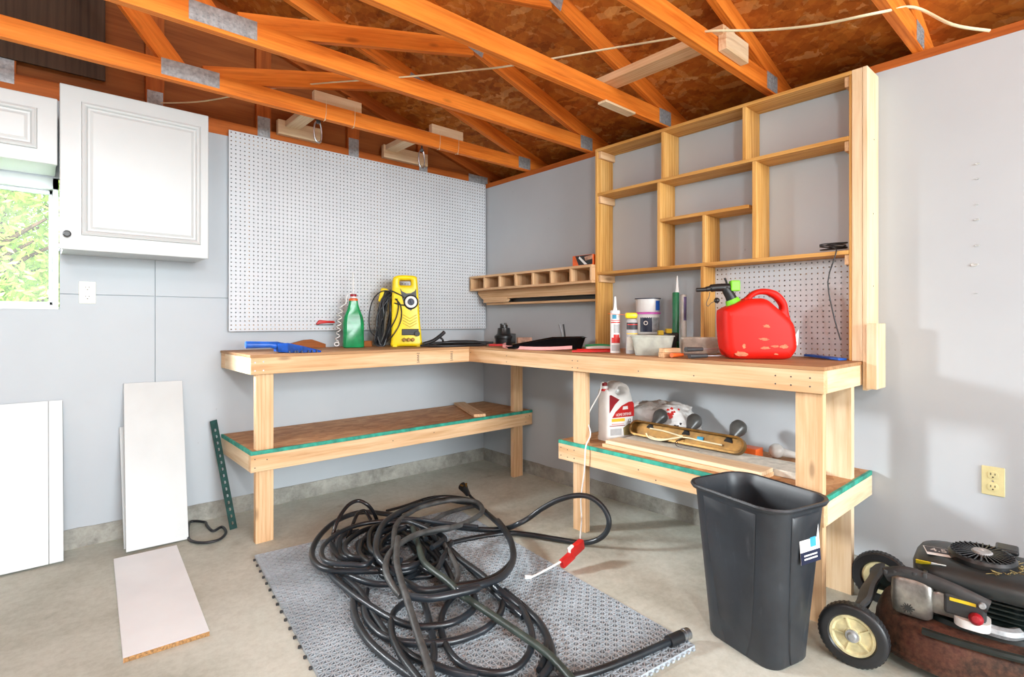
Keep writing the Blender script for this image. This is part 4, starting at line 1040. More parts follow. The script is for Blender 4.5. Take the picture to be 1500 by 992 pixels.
# ================================================================ LOWER SHELF OF THE RIGHT BENCH
SB = SZ + .0008
c = Vector((-.455, -1.690, SB))                      # nearest lower corner of the jug
t = thing('weed_killer_jug', 'white insect spray jug with red label and cap on the lower right shelf', 'jug', c)
k = .000432
L = LF(c, -8, 0, 0, 1)
W, TH = .205, .095
def J(*a): return [(x, y) for x, y in a]
out = cat2(J((.004, .0), (.10, .0), (W-.004, .0), (W, .03), (W, .15), (W-.002, .215), (W-.02, .265), (W-.055, .312), (.10, .333), (.065, .325), (.045, .300), (.02, .292), (.002, .285), (-.001, .20), (0, .03)), 4)
hole = cat2(J((.070, .285), (.095, .302), (.130, .294), (.145, .270), (.118, .258), (.080, .262)), 4)
plate('jug_body', [out, hole], TH, .022, 'jug_white', t, L.M @ Matrix.Translation((0, 0, -TH/2)))
MXc = L.M @ Matrix.Translation((.016, .283, -TH/2)) @ Matrix.Rotation(-PI/2, 4, 'X')
bm = B(); lathe(bm, [(0, 0), (.024, 0), (.024, .012), (0, .012)], 24); put('cap_ring', bm, 'red', t, MXc, True)
bm = B(); lathe(bm, [(0, .012), (.019, .012), (.019, .028), (0, .028)], 24); put('cap', bm, 'white_plastic', t, MXc, True)
bm = B(); lathe(bm, [(0, .028), (.014, .028), (.014, .046), (0, .05)], 20); put('cap_top', bm, 'dark_red', t, MXc, True)
MZ = L.M @ Matrix.Translation((0, 0, .0003))
F = lambda u, v: ((u-290)/320*W, (915-v-(u-290)*.2)*k)
quad('label_patch', [F(305, 540), F(305, 310), F(320, 300), F(425, 352), F(370, 420)], .0008, 'dark_red', t, MZ)
quad('label_patch', [F(335, 600), F(375, 520), F(450, 430), F(540, 370), F(585, 362), F(603, 385), F(605, 555)], .0008, 'red', t, MZ)
quad('label_band', [F(330, 652), F(330, 612), F(490, 590), F(490, 630)], .0008, 'print_yellow', t, MZ)
p = F(470, 538); words('label_text', 'HOME DEFENSE', .022, 'white_plastic', t, MZ @ Matrix.Translation((p[0]+.003, p[1]-.002, .0012)), sx=.78)
p = F(495, 455); quad('label_logo', [(p[0]-.022, p[1]-.008), (p[0]+.022, p[1]-.008), (p[0]+.018, p[1]+.010), (p[0]-.018, p[1]+.010)], .0012, 'white_plastic', t, MZ)
p = F(545, 618); words('label_text', '12', .026, 'navy', t, MZ @ Matrix.Translation((p[0], p[1], .0012)))
p = F(350, 345); words('label_text', 'MAX', .012, 'white_plastic', t, MZ @ Matrix.Translation((p[0], p[1], .0012))) if False else None
quad('label_band', [F(305, 712), F(305, 704), F(490, 680), F(490, 690)], .0008, 'dark_red', t, MZ)
quad('label_print', [F(330, 690), F(330, 676), F(480, 660), F(480, 668)], .0008, 'pink', t, MZ)
quad('label_picture', [F(480, 820), F(470, 720), F(540, 660), F(605, 660), F(605, 800)], .0008, 'straw', t, MZ)
quad('label_print', [F(315, 830), F(315, 745), F(450, 728), F(450, 815)], .0006, 'print_grey', t, MZ)
# sprayer hose and wand hanging from the jug
cap = MXc @ Vector((0, 0, .045))
wl = thing('spray_wand', 'red trigger sprayer with white hose and wand hanging in front of the right workbench', 'sprayer', (-.75, -1.6, 0))
hp = [cap, cap+Vector((-.035, -.005, .0)), cap+Vector((-.055, -.01, -.05)), atx(861, 610, -.53), atx(865, 636, -.56), atx(858, 655, -.628), atx(856, 690, -.632), atx(851, 730, -.64), atx(852, 760, -.66), atd(850, 790, 2.66)]
tubeo('hose', hp, .0038, 'white_plastic', wl, 8, 8)
g0 = atd(853, 796, 2.62); g1 = atd(822, 824, 2.50); w1 = atd(778, 848, 2.42)
g0.z = max(g0.z, .05); g1.z = max(g1.z, .03); w1.z = max(w1.z, .02)
d = (g1-g0).normalized()
L = d.cross(Vector((0, 0, 1))).normalized(); U = L.cross(d)
MXg = Matrix(((d.x, L.x, U.x, g0.x), (d.y, L.y, U.y, g0.y), (d.z, L.z, U.z, g0.z), (0, 0, 0, 1)))
ln = (g1-g0).length
bm = B(); box(bm, 0, ln*.6, -.016, .016, -.024, .026, .008); box(bm, ln*.45, ln, -.013, .013, -.032, .010, .006); put('trigger_body', bm, 'red', wl, MXg, True)
bm = B(); box(bm, ln*.42, ln*.62, -.008, .008, .008, .036, .004); put('trigger_lever', bm, 'white_plastic', wl, MXg)
tubeo('wand', [g1-d*.02, g1.lerp(w1, .5), w1], .0052, 'white_plastic', wl, 8)
bm = B(); cyl(bm, w1, w1+(w1-g1).normalized()*.012+Vector((-.012, .01, .006)), .009, .010, 12); put('wand_tip', bm, 'white_plastic', wl, None, True)
# plastic bag
c = Vector((-.125, -1.80, SB))
t = thing('plastic_bag', 'crumpled white plastic bag with red and green print behind the light fixture', 'bag', c)
def blob(name, c, sx, sy, sz, mat, parent, seed, amp=.25, MX=None, freq=9):
    bm = B(); bmesh.ops.create_icosphere(bm, subdivisions=5, radius=1)
    for v in bm.verts:
        n = v.co.normalized(); q = n*1.6+Vector((seed, seed*2, 0))
        r = 1+amp*(noise.noise(q*1.1)+.6*abs(noise.noise(q*2.7))+.35*abs(noise.noise(q*6)))
        v.co = Vector((n.x*r*sx, n.y*r*sy, max(-.75, n.z)*r*sz))
    zmin = min(v.co.z for v in bm.verts)
    for v in bm.verts: v.co = v.co+Vector((c[0], c[1], c[2]-zmin))
    return bm
def bagmat():
    t = NT('bag_plastic'); v = t.coord(); n = t.noise(v, 8, 4); 
    c = t.ramp(n, [(.3, 'd6d3cf'), (.6, 'efeeec')]); t.bump(t.noise(v, 26, 5, .6, 1.5), .6, .01)
    t.done(c, .3, 0, .5)
bagmat()
bm = blob('bag', c, .085, .24, .105, None, None, 3.3, .3)
from mathutils.bvhtree import BVHTree
bag_tree = BVHTree.FromBMesh(bm); put('bag', bm, 'bag_plastic', t, None, True, 80)
def onbag(u, v):
    h = bag_tree.ray_cast(CAM, ray(u, v).normalized())
    return h[0], h[1]
def bagpatch(mat, spots, sz, seed):
    rr = random.Random(seed); bm = B()
    for (u, v) in spots:
        p, n = onbag(u, v)
        if p is None: continue
        n = n if n.dot(CAM-p) > 0 else -n
        a_ = n.orthogonal().normalized(); b_ = n.cross(a_)
        pts = [p+(a_*math.cos(i*PI/4)+b_*math.sin(i*PI/4))*sz*(.5+.8*rr.random()) for i in range(8)]
        bm = B(); loft(bm, [[q-n*.004 for q in pts], [q+n*.003 for q in pts]]); put('bag_print', bm, mat, t)
rr = random.Random(8)
bagpatch('print_red', [(985+rr.uniform(-7, 9), 604+rr.uniform(-7, 8)) for _ in range(16)], .008, 1)
bagpatch('print_dark', [(975+i*4.5, 632-i*2.2+rr.uniform(-1.5, 1.5)) for i in range(6)], .007, 2)
bagpatch('print_green', [(990+rr.uniform(-5, 5), 630+rr.uniform(-2, 2)) for _ in range(5)], .007, 3)
# boards under the light fixture
def flat(name, y0, y1, x0, x1, z0, z1, mat, la, cat='board', sk=0):
    o = board(name, ((x0+x1)/2+sk, y0, (z0+z1)/2), ((x0+x1)/2-sk, y1, (z0+z1)/2), (1, 0, 0), z1-z0, x1-x0, mat); return tag(o, la, cat)
flat('pine_board', -1.735, -2.58, -.565, -.43, SB, SB+.0185, 'pine', 'lower of two pale boards stacked at the front of the lower right shelf')
flat('pine_board', -1.750, -2.58, -.555, -.44, SB+.019, SB+.0375, 'pine_pale', 'upper of two pale boards stacked at the front of the lower right shelf')
o = boxo('white_panel', -.425, -.245, -2.69, -1.76, SB, SB+.030, 'off_white'); tag(o, 'dull white panel lying flat under the brass light fixture', 'panel')
o = boxo('orange_block', -.20, -.12, -2.40, -2.31, SB, SB+.045, 'orange', None, .004); tag(o, 'small orange block at the right end of the brass light fixture', 'block')
# vanity light fixture on its front, bulbs behind
fa = Vector((-.345, -1.745, SB+.078)); fb = Vector((-.30, -2.40, SB+.078))
t = thing('light_fixture', 'brass bar light fixture lying on its edge with bulbs and loose white wires', 'light fixture', (-.33, -2.05, SB))
MXf = frame((fa+fb)/2, -90) @ Matrix.Rotation(-.42, 4, 'X')
hl = (fb-fa).length/2; hw = .043
stad = lambda r, e: [(hl-hw+(r)*math.cos(a), r*math.sin(a)) for a in [-PI/2+i*PI/10 for i in range(11)]] + [(-(hl-hw)+(r)*math.cos(a), r*math.sin(a)) for a in [PI/2+i*PI/10 for i in range(11)]]
plate('back_plate', [stad(hw, 0)], .003, .001, 'brass', t, MXf @ Matrix.Translation((0, 0, -.02)), smooth=False)
bm = B()
rings = [[Vector((x, y, z)) for x, y in stad(r, 0)] for r, z in ((hw, -.02), (hw, .012), (hw-.010, .014), (hw-.012, .010), (hw-.006, .006), (hw-.006, -.018))]
loft(bm, rings, False, False); put('rim', bm, 'brass', t, MXf, True)
def inf(x, y, z=-.012): return MXf @ Vector((x, y, z))
tubeo('wire', [inf(-.21, .012), inf(-.12, .010, -.006), inf(-.03, .0, .0), inf(.0, -.004, .004), inf(-.06, -.03, .014), inf(-.12, -.045, .03), inf(-.17, -.04, .04)], .0042, 'cable_cream', t, 8)
tubeo('wire', [inf(.21, -.008), inf(.10, -.006), inf(.02, -.004, -.004), inf(-.03, -.016, .006), inf(-.10, -.048, .03), inf(-.16, -.05, .045), inf(-.185, -.03, .05)], .0042, 'cable_cream', t, 8)
tubeo('wire', [inf(0, 0), inf(-.02, -.04, .02), inf(.0, -.062, .03), inf(.05, -.066, .03), inf(.12, -.064, .025)], .002, 'black_rubber', t, 6)
bm = B(); cyl(bm, inf(.075, .006, -.018), inf(.105, .006, -.018), .010, .010, 10); put('wire_nut', bm, 'label_blue', t)
for i, (x, sx_) in enumerate(((-.215, .02), (.005, -.01), (.235, .015))):
    s = inf(x, .01, -.02); dn = (MXf.to_3x3() @ Vector((sx_*6, 1.2, -.75))).normalized()
    bm = B(); cyl(bm, inf(x, .01, -.021), s+dn*.045, .022, .019, 18); h = put('lamp_socket', bm, 'charcoal', t, None, True)
    q = dn.to_track_quat('Z', 'Y').to_matrix().to_4x4()
    bm = B(); lathe(bm, [(.0, .04), (.016, .04), (.020, .055), (.032, .080), (.040, .100), (.041, .115), (.034, .135), (.018, .148), (0, .152)], 24); put('bulb', bm, 'bulb_smoke', t, Matrix.Translation(s) @ q, True)
bm = B(); ball(bm, (-.11, -2.46, SB+.037), .036); cyl(bm, (-.10, -2.48, SB+.032), (-.06, -2.55, SB+.018), .022, .014, 14)
o = put('light_bulb', bm, 'bulb_glass', None, None, True); tag(o, 'loose pale light bulb lying beside the orange block on the lower right shelf', 'light bulb')

# ================================================================ FLOOR THINGS AT THE LEFT
def lean(name, x0, x1, yb, zt, yt, th, mat, label, cat, dx=0, shear=0.0, parent=None):
    p0 = Vector(((x0+x1)/2, yb, .0012)); p1 = Vector(((x0+x1)/2+dx, yt, zt)); d = (p1-p0).normalized(); n = Vector((0, -d.z, d.y)).normalized()
    off = n*(th/2); off.z = abs(off.z); 
    lift = Vector((0, 0, abs(n.z)*th/2))
    o = board(name, p0+n*th/2*1.0+lift*0+Vector((0, 0, abs(n.z)*th)), p1+n*th/2+Vector((0, 0, 0)), (1, 0, 0), th, x1-x0, mat, parent, .0015)
    return tag(o, label, cat) if label else o
lean('shelf_board', -2.512, -2.238, -.262, .832, -.003, .016, 'melamine', 'tall white shelf board leaning upright against the back wall', 'shelf board', dx=.015)
lean('shelf_board', -2.515, -2.26, -.205, .60, -.0045, .016, 'melamine', 'shorter white board leaning behind the tall leaning white board', 'shelf board')
# board lying on the floor, its back end lifted by nothing
a_ = Vector((-2.495, -1.325, .0095)); b_ = Vector((-2.437, -.345, .0095))
t = thing('shelf_board', 'white shelf board lying flat on the floor in front of the leaning white board', 'shelf board', (-2.46, -.84, 0))
board('board_face', a_, b_, (1, 0, 0), .0165, .262, 'melamine_lit', t, .0008)
dd = (b_-a_).normalized(); board('cut_edge', a_-dd*.0012, a_+dd*.0004, (1, 0, 0), .0160, .261, 'particle_edge', t, 0)
t = thing('cabinet_door_panel', 'broad white panel with a grooved edge leaning against the wall below the window', 'panel', (-3.2, -.09, 0))
p0 = Vector((-3.2, -.178, .0095)); p1 = Vector((-3.2, -.012, .772)); d = (p1-p0).normalized(); n = Vector((0, -d.z, d.y))
board('panel', p0+d*.0, p1, (1, 0, 0), .016, .80, 'melamine', t, .001) if False else None
bm = B()
Mp = Matrix(((1, 0, 0, -3.2), (0, d.y, n.y, p0.y), (0, d.z, n.z, p0.z), (0, 0, 0, 1))); H = (p1-p0).length
box(bm, -.45, .395, 0, H, -.008, .006, .001); put('panel', bm, 'melamine', t, Mp)
bm = B(); box(bm, -.45, .396, .0, H, .006, .0085, .0005); bm2 = None; put('face', bm, 'melamine', t, Mp) if False else bm.free()
bm = B(); box(bm, -.45, .3945, 0, H, .0062, .0095, .0008); put('face_sheet', bm, 'melamine', t, Mp)
bm = B(); box(bm, .398-.0005, .4495, .0, H, .0062, .0095, .0008); put('edge_strip', bm, 'melamine', t, Mp)
bm = B(); box(bm, .396, .446, 0.002, H-.002, -.008, .006, .0005); put('panel_core', bm, 'melamine', t, Mp)
bm = B(); box(bm, .447, .4505, 0, H-.004, -.010, .004, .0005); put('dark_edge', bm, 'charcoal', t, Mp)
# green slotted angle
t = thing('slotted_angle', 'dark green slotted steel angle leaning upright left of the back workbench', 'steel angle', (-2.05, -.27, 0))
b0 = Vector((-2.035, -.272, .001)); b1 = Vector((-2.085, -.035, .585)); d = (b1-b0).normalized()
xx = Vector((.80, -.60, 0)); xx = (xx-d*xx.dot(d)).normalized(); nn = xx.cross(d)
Ma = Matrix(((xx.x, d.x, nn.x, b0.x), (xx.y, d.y, nn.y, b0.y), (xx.z, d.z, nn.z, b0.z), (0, 0, 0, 1))); H = (b1-b0).length
holes = [rr2(.012, .026, .025+i*.0385, .042+i*.0385, .005, 3) for i in range(int((H-.04)/.0385))]
plate('flange', [[(0, 0), (.040, 0), (.040, H), (0, H)]]+holes, .0025, .0004, 'green_steel', t, Ma, smooth=False)
Mb = Ma @ Matrix.Rotation(PI/2, 4, 'Y')
plate('flange', [[(0, 0), (.038, 0), (.038, H), (0, H)]]+holes, .0025, .0004, 'green_steel', t, Mb @ Matrix.Translation((.0, 0, .0)), smooth=False)
# drive belt
ps = [atz(u, v, .012) for u, v in ((281, 764), (300, 765), (303, 770), (312, 778), (325, 772), (331, 780), (322, 790), (303, 795), (285, 794), (276, 788), (276, 770))]
o = tubeo('drive_belt', ps, .0075, 'black_rubber', None, 8, 6, True, flat=1.); tag(o, 'black rubber drive belt lying on the floor beside the green angle', 'belt')
# ================================================================ FLOOR MAT
e1 = Vector((.994, -.106, 0)).normalized(); e2 = Vector((-e1.y, e1.x, 0))*-1   # across, towards the camera
m0 = Vector((-2.040, -.742, 0)); TS = .2868; TZ = .015
t = thing('floor_mat', 'grey interlocking plastic grate mat on the concrete floor under the black hose', 'floor mat', m0)
bm = B(); N = 13; g = TS/N
def tri(a, b, c, w=.0017):
    ctr = (a+b+c)/3
    # inset triangle
    P = [a, b, c]; ins = []
    for i in range(3):
        p, q, r = P[i], P[(i+1) % 3], P[(i+2) % 3]
        u = (q-p).normalized(); v = (r-p).normalized(); bis = (u+v).normalized(); s = abs(u.cross(v).z); s2 = math.sqrt((1-u.dot(v))/2)
        ins.append(p+bis*(w/max(s2, .2)))
    o_ = [bm.verts.new((p.x, p.y, TZ)) for p in P]; i_ = [bm.verts.new((p.x, p.y, TZ)) for p in ins]; d_ = [bm.verts.new((p.x, p.y, TZ-.0105)) for p in ins]
    for k in range(3):
        j = (k+1) % 3; bm.faces.new((o_[k], o_[j], i_[j], i_[k])); bm.faces.new((i_[k], i_[j], d_[j], d_[k]))
for i in range(N):
    for j in range(N):
        a, b, c_, d_ = Vector((i*g, -j*g, 0)), Vector(((i+1)*g, -j*g, 0)), Vector(((i+1)*g, -(j+1)*g, 0)), Vector((i*g, -(j+1)*g, 0))
        if (i+j) % 2: tri(a, d_, b); tri(b, d_, c_)
        else: tri(a, d_, c_); tri(a, c_, b)
for x0, x1, y0, y1 in ((0, TS, -.0015, 0), (0, TS, -TS, -TS+.0015), (0, .0015, -TS, 0), (TS-.0015, TS, -TS, 0)): box(bm, x0, x1, y0, y1, .0005, TZ-.0005)
for i in range(5): 
    for j in range(5): cyl(bm, (.03+i*.0565, -.03-j*.0565, .0003), (.03+i*.0565, -.03-j*.0565, TZ-.0105), .004, .004, 6)
bmesh.ops.remove_doubles(bm, verts=bm.verts[:], dist=1e-5)
me = bpy.data.meshes.new('tile'); bm.to_mesh(me); bm.free()
ang = math.atan2(e1.y, e1.x)
for i in range(4):
    for j in range(6):
        p = m0+e1*(i*TS)+e2*(j*TS); putmesh('tile', me, 'mat_grey', t, Matrix.Translation(p) @ Matrix.Rotation(ang, 4, 'Z') @ Matrix.Translation((.0004, -.0004, 0)) @ Matrix.Diagonal((.9975, .9975, 1, 1)))
bm = B()
for j in range(6):
    for k in range(4):
        p = m0+e2*(j*TS+.035+k*.072)-e1*.006; lathe(bm, [(0, .001), (.006, .001), (.006, .009), (0, .009)], 8, Matrix.Translation(p))
put('edge_loop', bm, 'charcoal', t)
bm = B()
for i in range(4):
    for k in range(10):
        p = m0+e2*(6*TS+.004)+e1*(i*TS+.016+k*.0285); box(bm, -.006, .006, -.004, .004, .001, .009, .001, Matrix.Translation(p) @ Matrix.Rotation(ang, 4, 'Z'))
put('edge_loop', bm, 'mat_grey', t)
# ================================================================ HOSE PILE
def za(pts, z):                                  # points read in the left pile view
    return [atz(440+x/3.396, 700+y/3.396, (q[2] if len(q) > 2 else z)) for q in pts for x, y in (q[:2],)]
def zb_(pts, z):                                 # points read in the right pile view
    return [atz(620+x/3.283, 690+y/3.283, (q[2] if len(q) > 2 else z)) for q in pts for x, y in (q[:2],)]
HR = .0138
hose = thing('garden_hose', 'heap of thick black hose coiled loosely on the grey floor mat', 'hose', (-1.55, -1.7, .012))
def strand(pts, r=HR, mat='black_hose', fl=1.): return tubeo('hose_coil', pts, r if r == HR else r*.84, mat, hose, 12, 7, flat=fl)
strand(za([(600, 380), (520, 430), (430, 460), (280, 465), (150, 460), (80, 430), (58, 370), (95, 290), (180, 215), (300, 172), (420, 180), (500, 190)], .07))
strand(za([(480, 330), (400, 370), (330, 430), (260, 432), (160, 425), (112, 400), (115, 340), (190, 275), (300, 232), (430, 215), (560, 205), (700, 225), (883, 245)], .11), HR*.95)
strand(za([(160, 330, .05), (165, 270, .10), (190, 205, .15), (235, 140, .19), (285, 115, .20), (330, 132, .18), (362, 170, .13), (382, 215, .07)], .1), .012, 'black_gloss')
strand(za([(235, 300, .06), (260, 235, .10), (285, 180, .13), (320, 165, .12), (350, 210, .08)], .1), .011, 'black_gloss')
strand(za([(480, 330), (420, 390), (330, 400), (250, 390), (220, 350), (240, 310), (320, 260), (430, 232), (520, 225)], .075), .0155)
strand(za([(330, 400), (220, 405), (170, 360), (160, 310), (190, 270)], .05))
strand(za([(300, 410), (215, 390), (195, 330), (215, 285), (290, 265)], .06), .015)
strand(za([(90, 330, .05), (105, 290, .06), (150, 430, .05), (160, 490, .05), (250, 570, .05), (350, 640, .05), (450, 700, .05), (540, 735, .05), (640, 740, .05), (760, 720, .05), (850, 665, .05), (870, 610, .06), (840, 540, .06)], .05)[2:], .0155)
strand(za([(230, 480), (330, 520), (430, 530), (520, 505), (600, 450), (650, 370), (670, 310)], .055), .0155)
strand(za([(270, 560), (265, 620), (275, 700), (330, 800), (420, 890), (540, 980), (640, 1050)], .032), .0165)
strand(za([(330, 560), (318, 640), (335, 710), (400, 780), (490, 815), (600, 825), (750, 815), (883, 772)], .036)+zb_([(330, 735), (375, 670), (380, 600), (330, 540)], .045), .016)
strand(za([(200, 480, .04), (300, 570, .04), (370, 690, .035), (450, 800, .035), (560, 890, .035), (660, 930, .035), (770, 970, .033), (883, 990, .033)], .03), .0155)
strand(za([(485, 300, .16), (478, 400, .15), (495, 490, .14), (535, 620, .12), (585, 780, .09), (625, 900, .075), (660, 1020, .07)], .13), .0165, 'grey_hose')
strand(za([(500, 590, .09), (455, 530, .11), (425, 460, .13), (440, 385, .14), (500, 325, .15), (600, 275, .15), (740, 248, .14)], .14)+zb_([(0, 300, .13), (120, 278, .12), (225, 240, .11), (283, 195, .10), (255, 150, .09), (150, 140, .09), (20, 165, .09)], .1)+za([(560, 165, .10), (480, 230, .12), (465, 330, .12), (470, 420, .11)], .1), .0165, 'grey_hose')
strand(za([(480, 480, .10), (390, 400, .13), (378, 320, .14), (410, 235, .14), (470, 185, .13), (560, 145, .11), (700, 112, .07), (800, 120, .06)], .1)+zb_([(250, 165, .06), (330, 225, .06), (400, 300, .07), (435, 400, .08), (400, 470, .09), (300, 530, .09), (150, 555, .09), (0, 575, .10)], .1)+za([(540, 530, .10), (480, 500, .08)], .1), .0175)
strand(za([(540, 590, .12), (640, 600, .125), (760, 580, .125), (883, 550, .12)], .12)+zb_([(170, 572, .115), (290, 545, .11), (390, 500, .10), (432, 420, .09), (415, 320, .08), (360, 240, .06)], .1), .0175)
strand(zb_([(0, 150), (80, 128), (160, 130), (235, 150), (300, 195)], .04), .016)
# long loop reaching out to the right and up against the bench leg
lp = zb_([(-60, 245), (60, 258), (200, 275), (320, 283), (400, 276)], .03)
lp += [atd(620+x/3.283, 690+y/3.283, dpt) for x, y, dpt in ((450, 258, 2.86), (510, 225, 2.86), (570, 182, 2.85), (650, 140, 2.83), (740, 118, 2.80), (810, 130, 2.78), (868, 180, 2.76), (893, 240, 2.74), (880, 295, 2.74), (835, 332, 2.77), (770, 346, 2.80))]
lp += zb_([(700, 338), (640, 328), (500, 306), (400, 300), (250, 322), (130, 350), (60, 380)], .02)
strand(lp, .0165)
strand(za([(560, 250, .10), (585, 330, .12), (620, 425, .12), (740, 520, .11), (800, 580, .10)], .1)+zb_([(250, 640, .09), (400, 740, .075), (560, 850, .06), (640, 920, .05), (720, 1010, .04)], .05), .0165, 'green_hose')
strand(zb_([(40, 300, .07), (80, 345, .08), (150, 405, .08), (280, 500, .08), (360, 570, .07), (450, 640, .05), (550, 720, .04), (605, 820, .035), (620, 910, .035), (560, 1010, .032)], .05), .017)
strand(zb_([(330, 560), (430, 610), (520, 690), (590, 790), (590, 890), (560, 960)], .034), .0155)
strand(zb_([(170, 580, .06), (115, 640, .04), (86, 720, .035), (98, 810, .035), (150, 900, .035), (240, 955, .035), (370, 972, .035), (470, 930, .04), (522, 840, .045), (515, 750, .045), (460, 640, .05), (390, 575, .055)], .04), .0145)
strand(za([(530, 615), (465, 670), (455, 770), (500, 880), (580, 990), (640, 1060)], .05), .015)
strand(za([(590, 560), (625, 650), (655, 780), (665, 880), (650, 960)], .035), .015)
strand(za([(680, 280, .10), (740, 370, .09), (782, 460, .08), (770, 530, .07), (720, 600, .05)], .08), .0135, 'grey_hose')
strand(za([(560, 300), (640, 330), (700, 400), (740, 470), (770, 540)], .06), .014)
strand(za([(430, 240), (520, 300), (600, 400), (680, 480), (760, 560), (860, 620)], .045), .0155)
strand(za([(600, 270, .08), (640, 225, .09), (720, 180, .08), (800, 155, .06), (870, 140, .05)], .06), .014, 'grey_hose')
strand(za([(700, 310, .05), (780, 390, .05), (883, 490, .05)], .05)+zb_([(360, 600, .05), (480, 700, .04)], .05), .016)
for s in range(9):
    rr = random.Random(40+s); cx, cy = 520+rr.uniform(-90, 90), 360+rr.uniform(-50, 60)
    strand(za([(cx+(150+rr.uniform(-40, 60))*math.cos(a+s), cy+(100+rr.uniform(-30, 30))*math.sin(a+s)) for a in [i*.7 for i in range(8)]], .03+.010*s), .0150)
# free end with its metal coupling
ep = [atz(u, v, .032) for u, v in ((700, 1010), (760, 1006), (840, 992), (880, 981), (930, 962), (985, 938))]
strand(ep, .0155)
d = (ep[-1]-ep[-2]).normalized(); e = ep[-1]
bm = B(); cyl(bm, e-d*.02, e+d*.045, .021, .021, 16); f = put('coupling_sleeve', bm, 'black_rubber', hose, None, True)
bm = B(); cyl(bm, e+d*.045, e+d*.082, .0205, .0205, 16); cyl(bm, e+d*.060, e+d*.066, .022, .022, 16); put('hose_coupling', bm, 'steel', hose, None, True)
# separate heavy cord with a plug
t = thing('extension_cord', 'heavy black cord with an upright plug behind the hose heap', 'cord', (-.9, -.95, 0))
cp = za([(430, 165, .05), (520, 140, .03), (640, 100, .02), (740, 92, .02), (830, 104, .02), (872, 118, .025)], .02)
cp += [atz(620+230/3.283, 690+125/3.283, .03), atz(620+215/3.283, 690+105/3.283, .05)]
tubeo('cord', cp, .0085, 'black_rubber', t, 10)
q = cp[-1]; bm = B(); cyl(bm, q-Vector((.0, 0, .01)), q+Vector((-.03, .0, .035)), .017, .024, 16); put('plug_body', bm, 'black_rubber', t, None, True)
bm = B(); cyl(bm, q+Vector((-.028, 0, .034)), q+Vector((-.05, .0, .055)), .027, .027, 18); put('plug_face', bm, 'black_plastic', t, None, True)
bm = B(); cyl(bm, q+Vector((-.03, -.02, .05)), q+Vector((-.04, -.035, .075)), .007, .007, 10); cyl(bm, q+Vector((-.045, -.01, .055)), q+Vector((-.072, -.02, .07)), .005, .005, 10); put('plug_pin', bm, 'brass', t, None, True)
# ================================================================ WASTE BIN
c = Vector((-.885, -2.705, 0)); MXb = yawf(c, -14)
t = thing('waste_bin', 'tall dark grey plastic waste bin with a blue label against the right workbench', 'waste bin', c)
HB_ = .565
bm = B()
def br(hx, hy, r, z, dent=0):
    pts = rrect(hx, hy, r, z, 0, 0, 7)
    return pts
R = [br(.098, .142, .05, .002), br(.104, .148, .055, .012)]
for i in range(1, 13):
    f = i/12; R.append(br(.104+.042*f, .148+.044*f, .058+.02*f, .012+(HB_-.03)*f))
R += [br(.158, .204, .085, HB_-.016), br(.163, .209, .088, HB_-.006), br(.160, .206, .086, HB_), br(.150, .196, .08, HB_-.002), br(.143, .189, .077, HB_-.02)]
for i in range(11, -1, -1):
    f = i/12; R.append(br(.101+.042*f, .145+.044*f, .055+.02*f, .016+(HB_-.03)*f))
loft(bm, R); bmesh.ops.remove_doubles(bm, verts=bm.verts[:], dist=1e-6); put('bin_body', bm, 'bin_plastic', t, MXb, True, 40)
# raised drapery panels on the long and short faces
def drape(side, w0, w1, sgn=1):
    bm = B(); N = 10; rows = []
    for i in range(N+1):
        f = i/N; z = .012+(HB_-.05)*f
        if side == 'x': h = .104+.042*f; pts = [Vector((-h-.0045*(1 if .0 < abs(u) < .99 else 0), u*(w0+(w1-w0)*f**.6), z)) for u in (-1, -.94, 0, .94, 1)]
        else: h = .148+.044*f; pts = [Vector((u*(w0+(w1-w0)*f**.6), -h-.0045*(1 if abs(u) < .99 else 0), z)) for u in (-1, -.92, 0, .92, 1)]
        rows.append(pts)
    vs = [[bm.verts.new(p) for p in r] for r in rows]
    for a_, b_ in zip(vs, vs[1:]):
        for i in range(4): bm.faces.new((a_[i], a_[i+1], b_[i+1], b_[i]))
    top = rows[-1]; 
    tv = [bm.verts.new(p+Vector((0, 0, .004))+(Vector((.0045, 0, 0)) if side == 'x' else Vector((0, .0045, 0)))*(1 if 0 < i < 4 else 0)) for i, p in enumerate(top)]
    for i in range(4): bm.faces.new((vs[-1][i], vs[-1][i+1], tv[i+1], tv[i]))
    return put('side_panel', bm, 'bin_plastic', t, MXb, True, 50)
drape('x', .045, .112); drape('y', .02, .07)
bm = B()
for y in (-.05, -.0): pass
bm = B(); Q = MXb @ Matrix.Translation((.022, -.1815-.0038, .437)) @ Matrix(((1, 0, 0, 0), (0, 0, -1, 0), (0, 1, 0, 0), (0, 0, 0, 1))) @ Matrix.Rotation(-.08, 4, 'X') @ Matrix.Diagonal((1.15, 1.25, 1, 1))
lb = quad('label', [(.0-.045, -.055), (.045, -.055), (.045, .055), (-.045, .055)], .0008, 'white_plastic', t, Q @ Matrix.Translation((0, 0, .0042)))
lq = Q @ Matrix.Translation((0, 0, .0050))
quad('label_print', [(-.045, -.055), (.045, -.055), (.045, -.024), (-.045, -.024)], .0005, 'navy', lb, lq)
bm = B(); cyl(bm, (.015, .028, 0), (.015, .028, .0006), .016, .016, 20); box(bm, .002, .028, -.015, .026, 0, .0006); put('label_print', bm, 'label_blue', lb, lq)
for y in (-.036, -.045): quad('label_print', [(-.03, y), (.03, y), (.03, y+.004), (-.03, y+.004)], .0009, 'white_plastic', lb, lq)
bm = B()
for (x, y, w, h) in ((-.12, .172, .01, .03), (-.05, .196, .01, .03)): pass
bm.free()
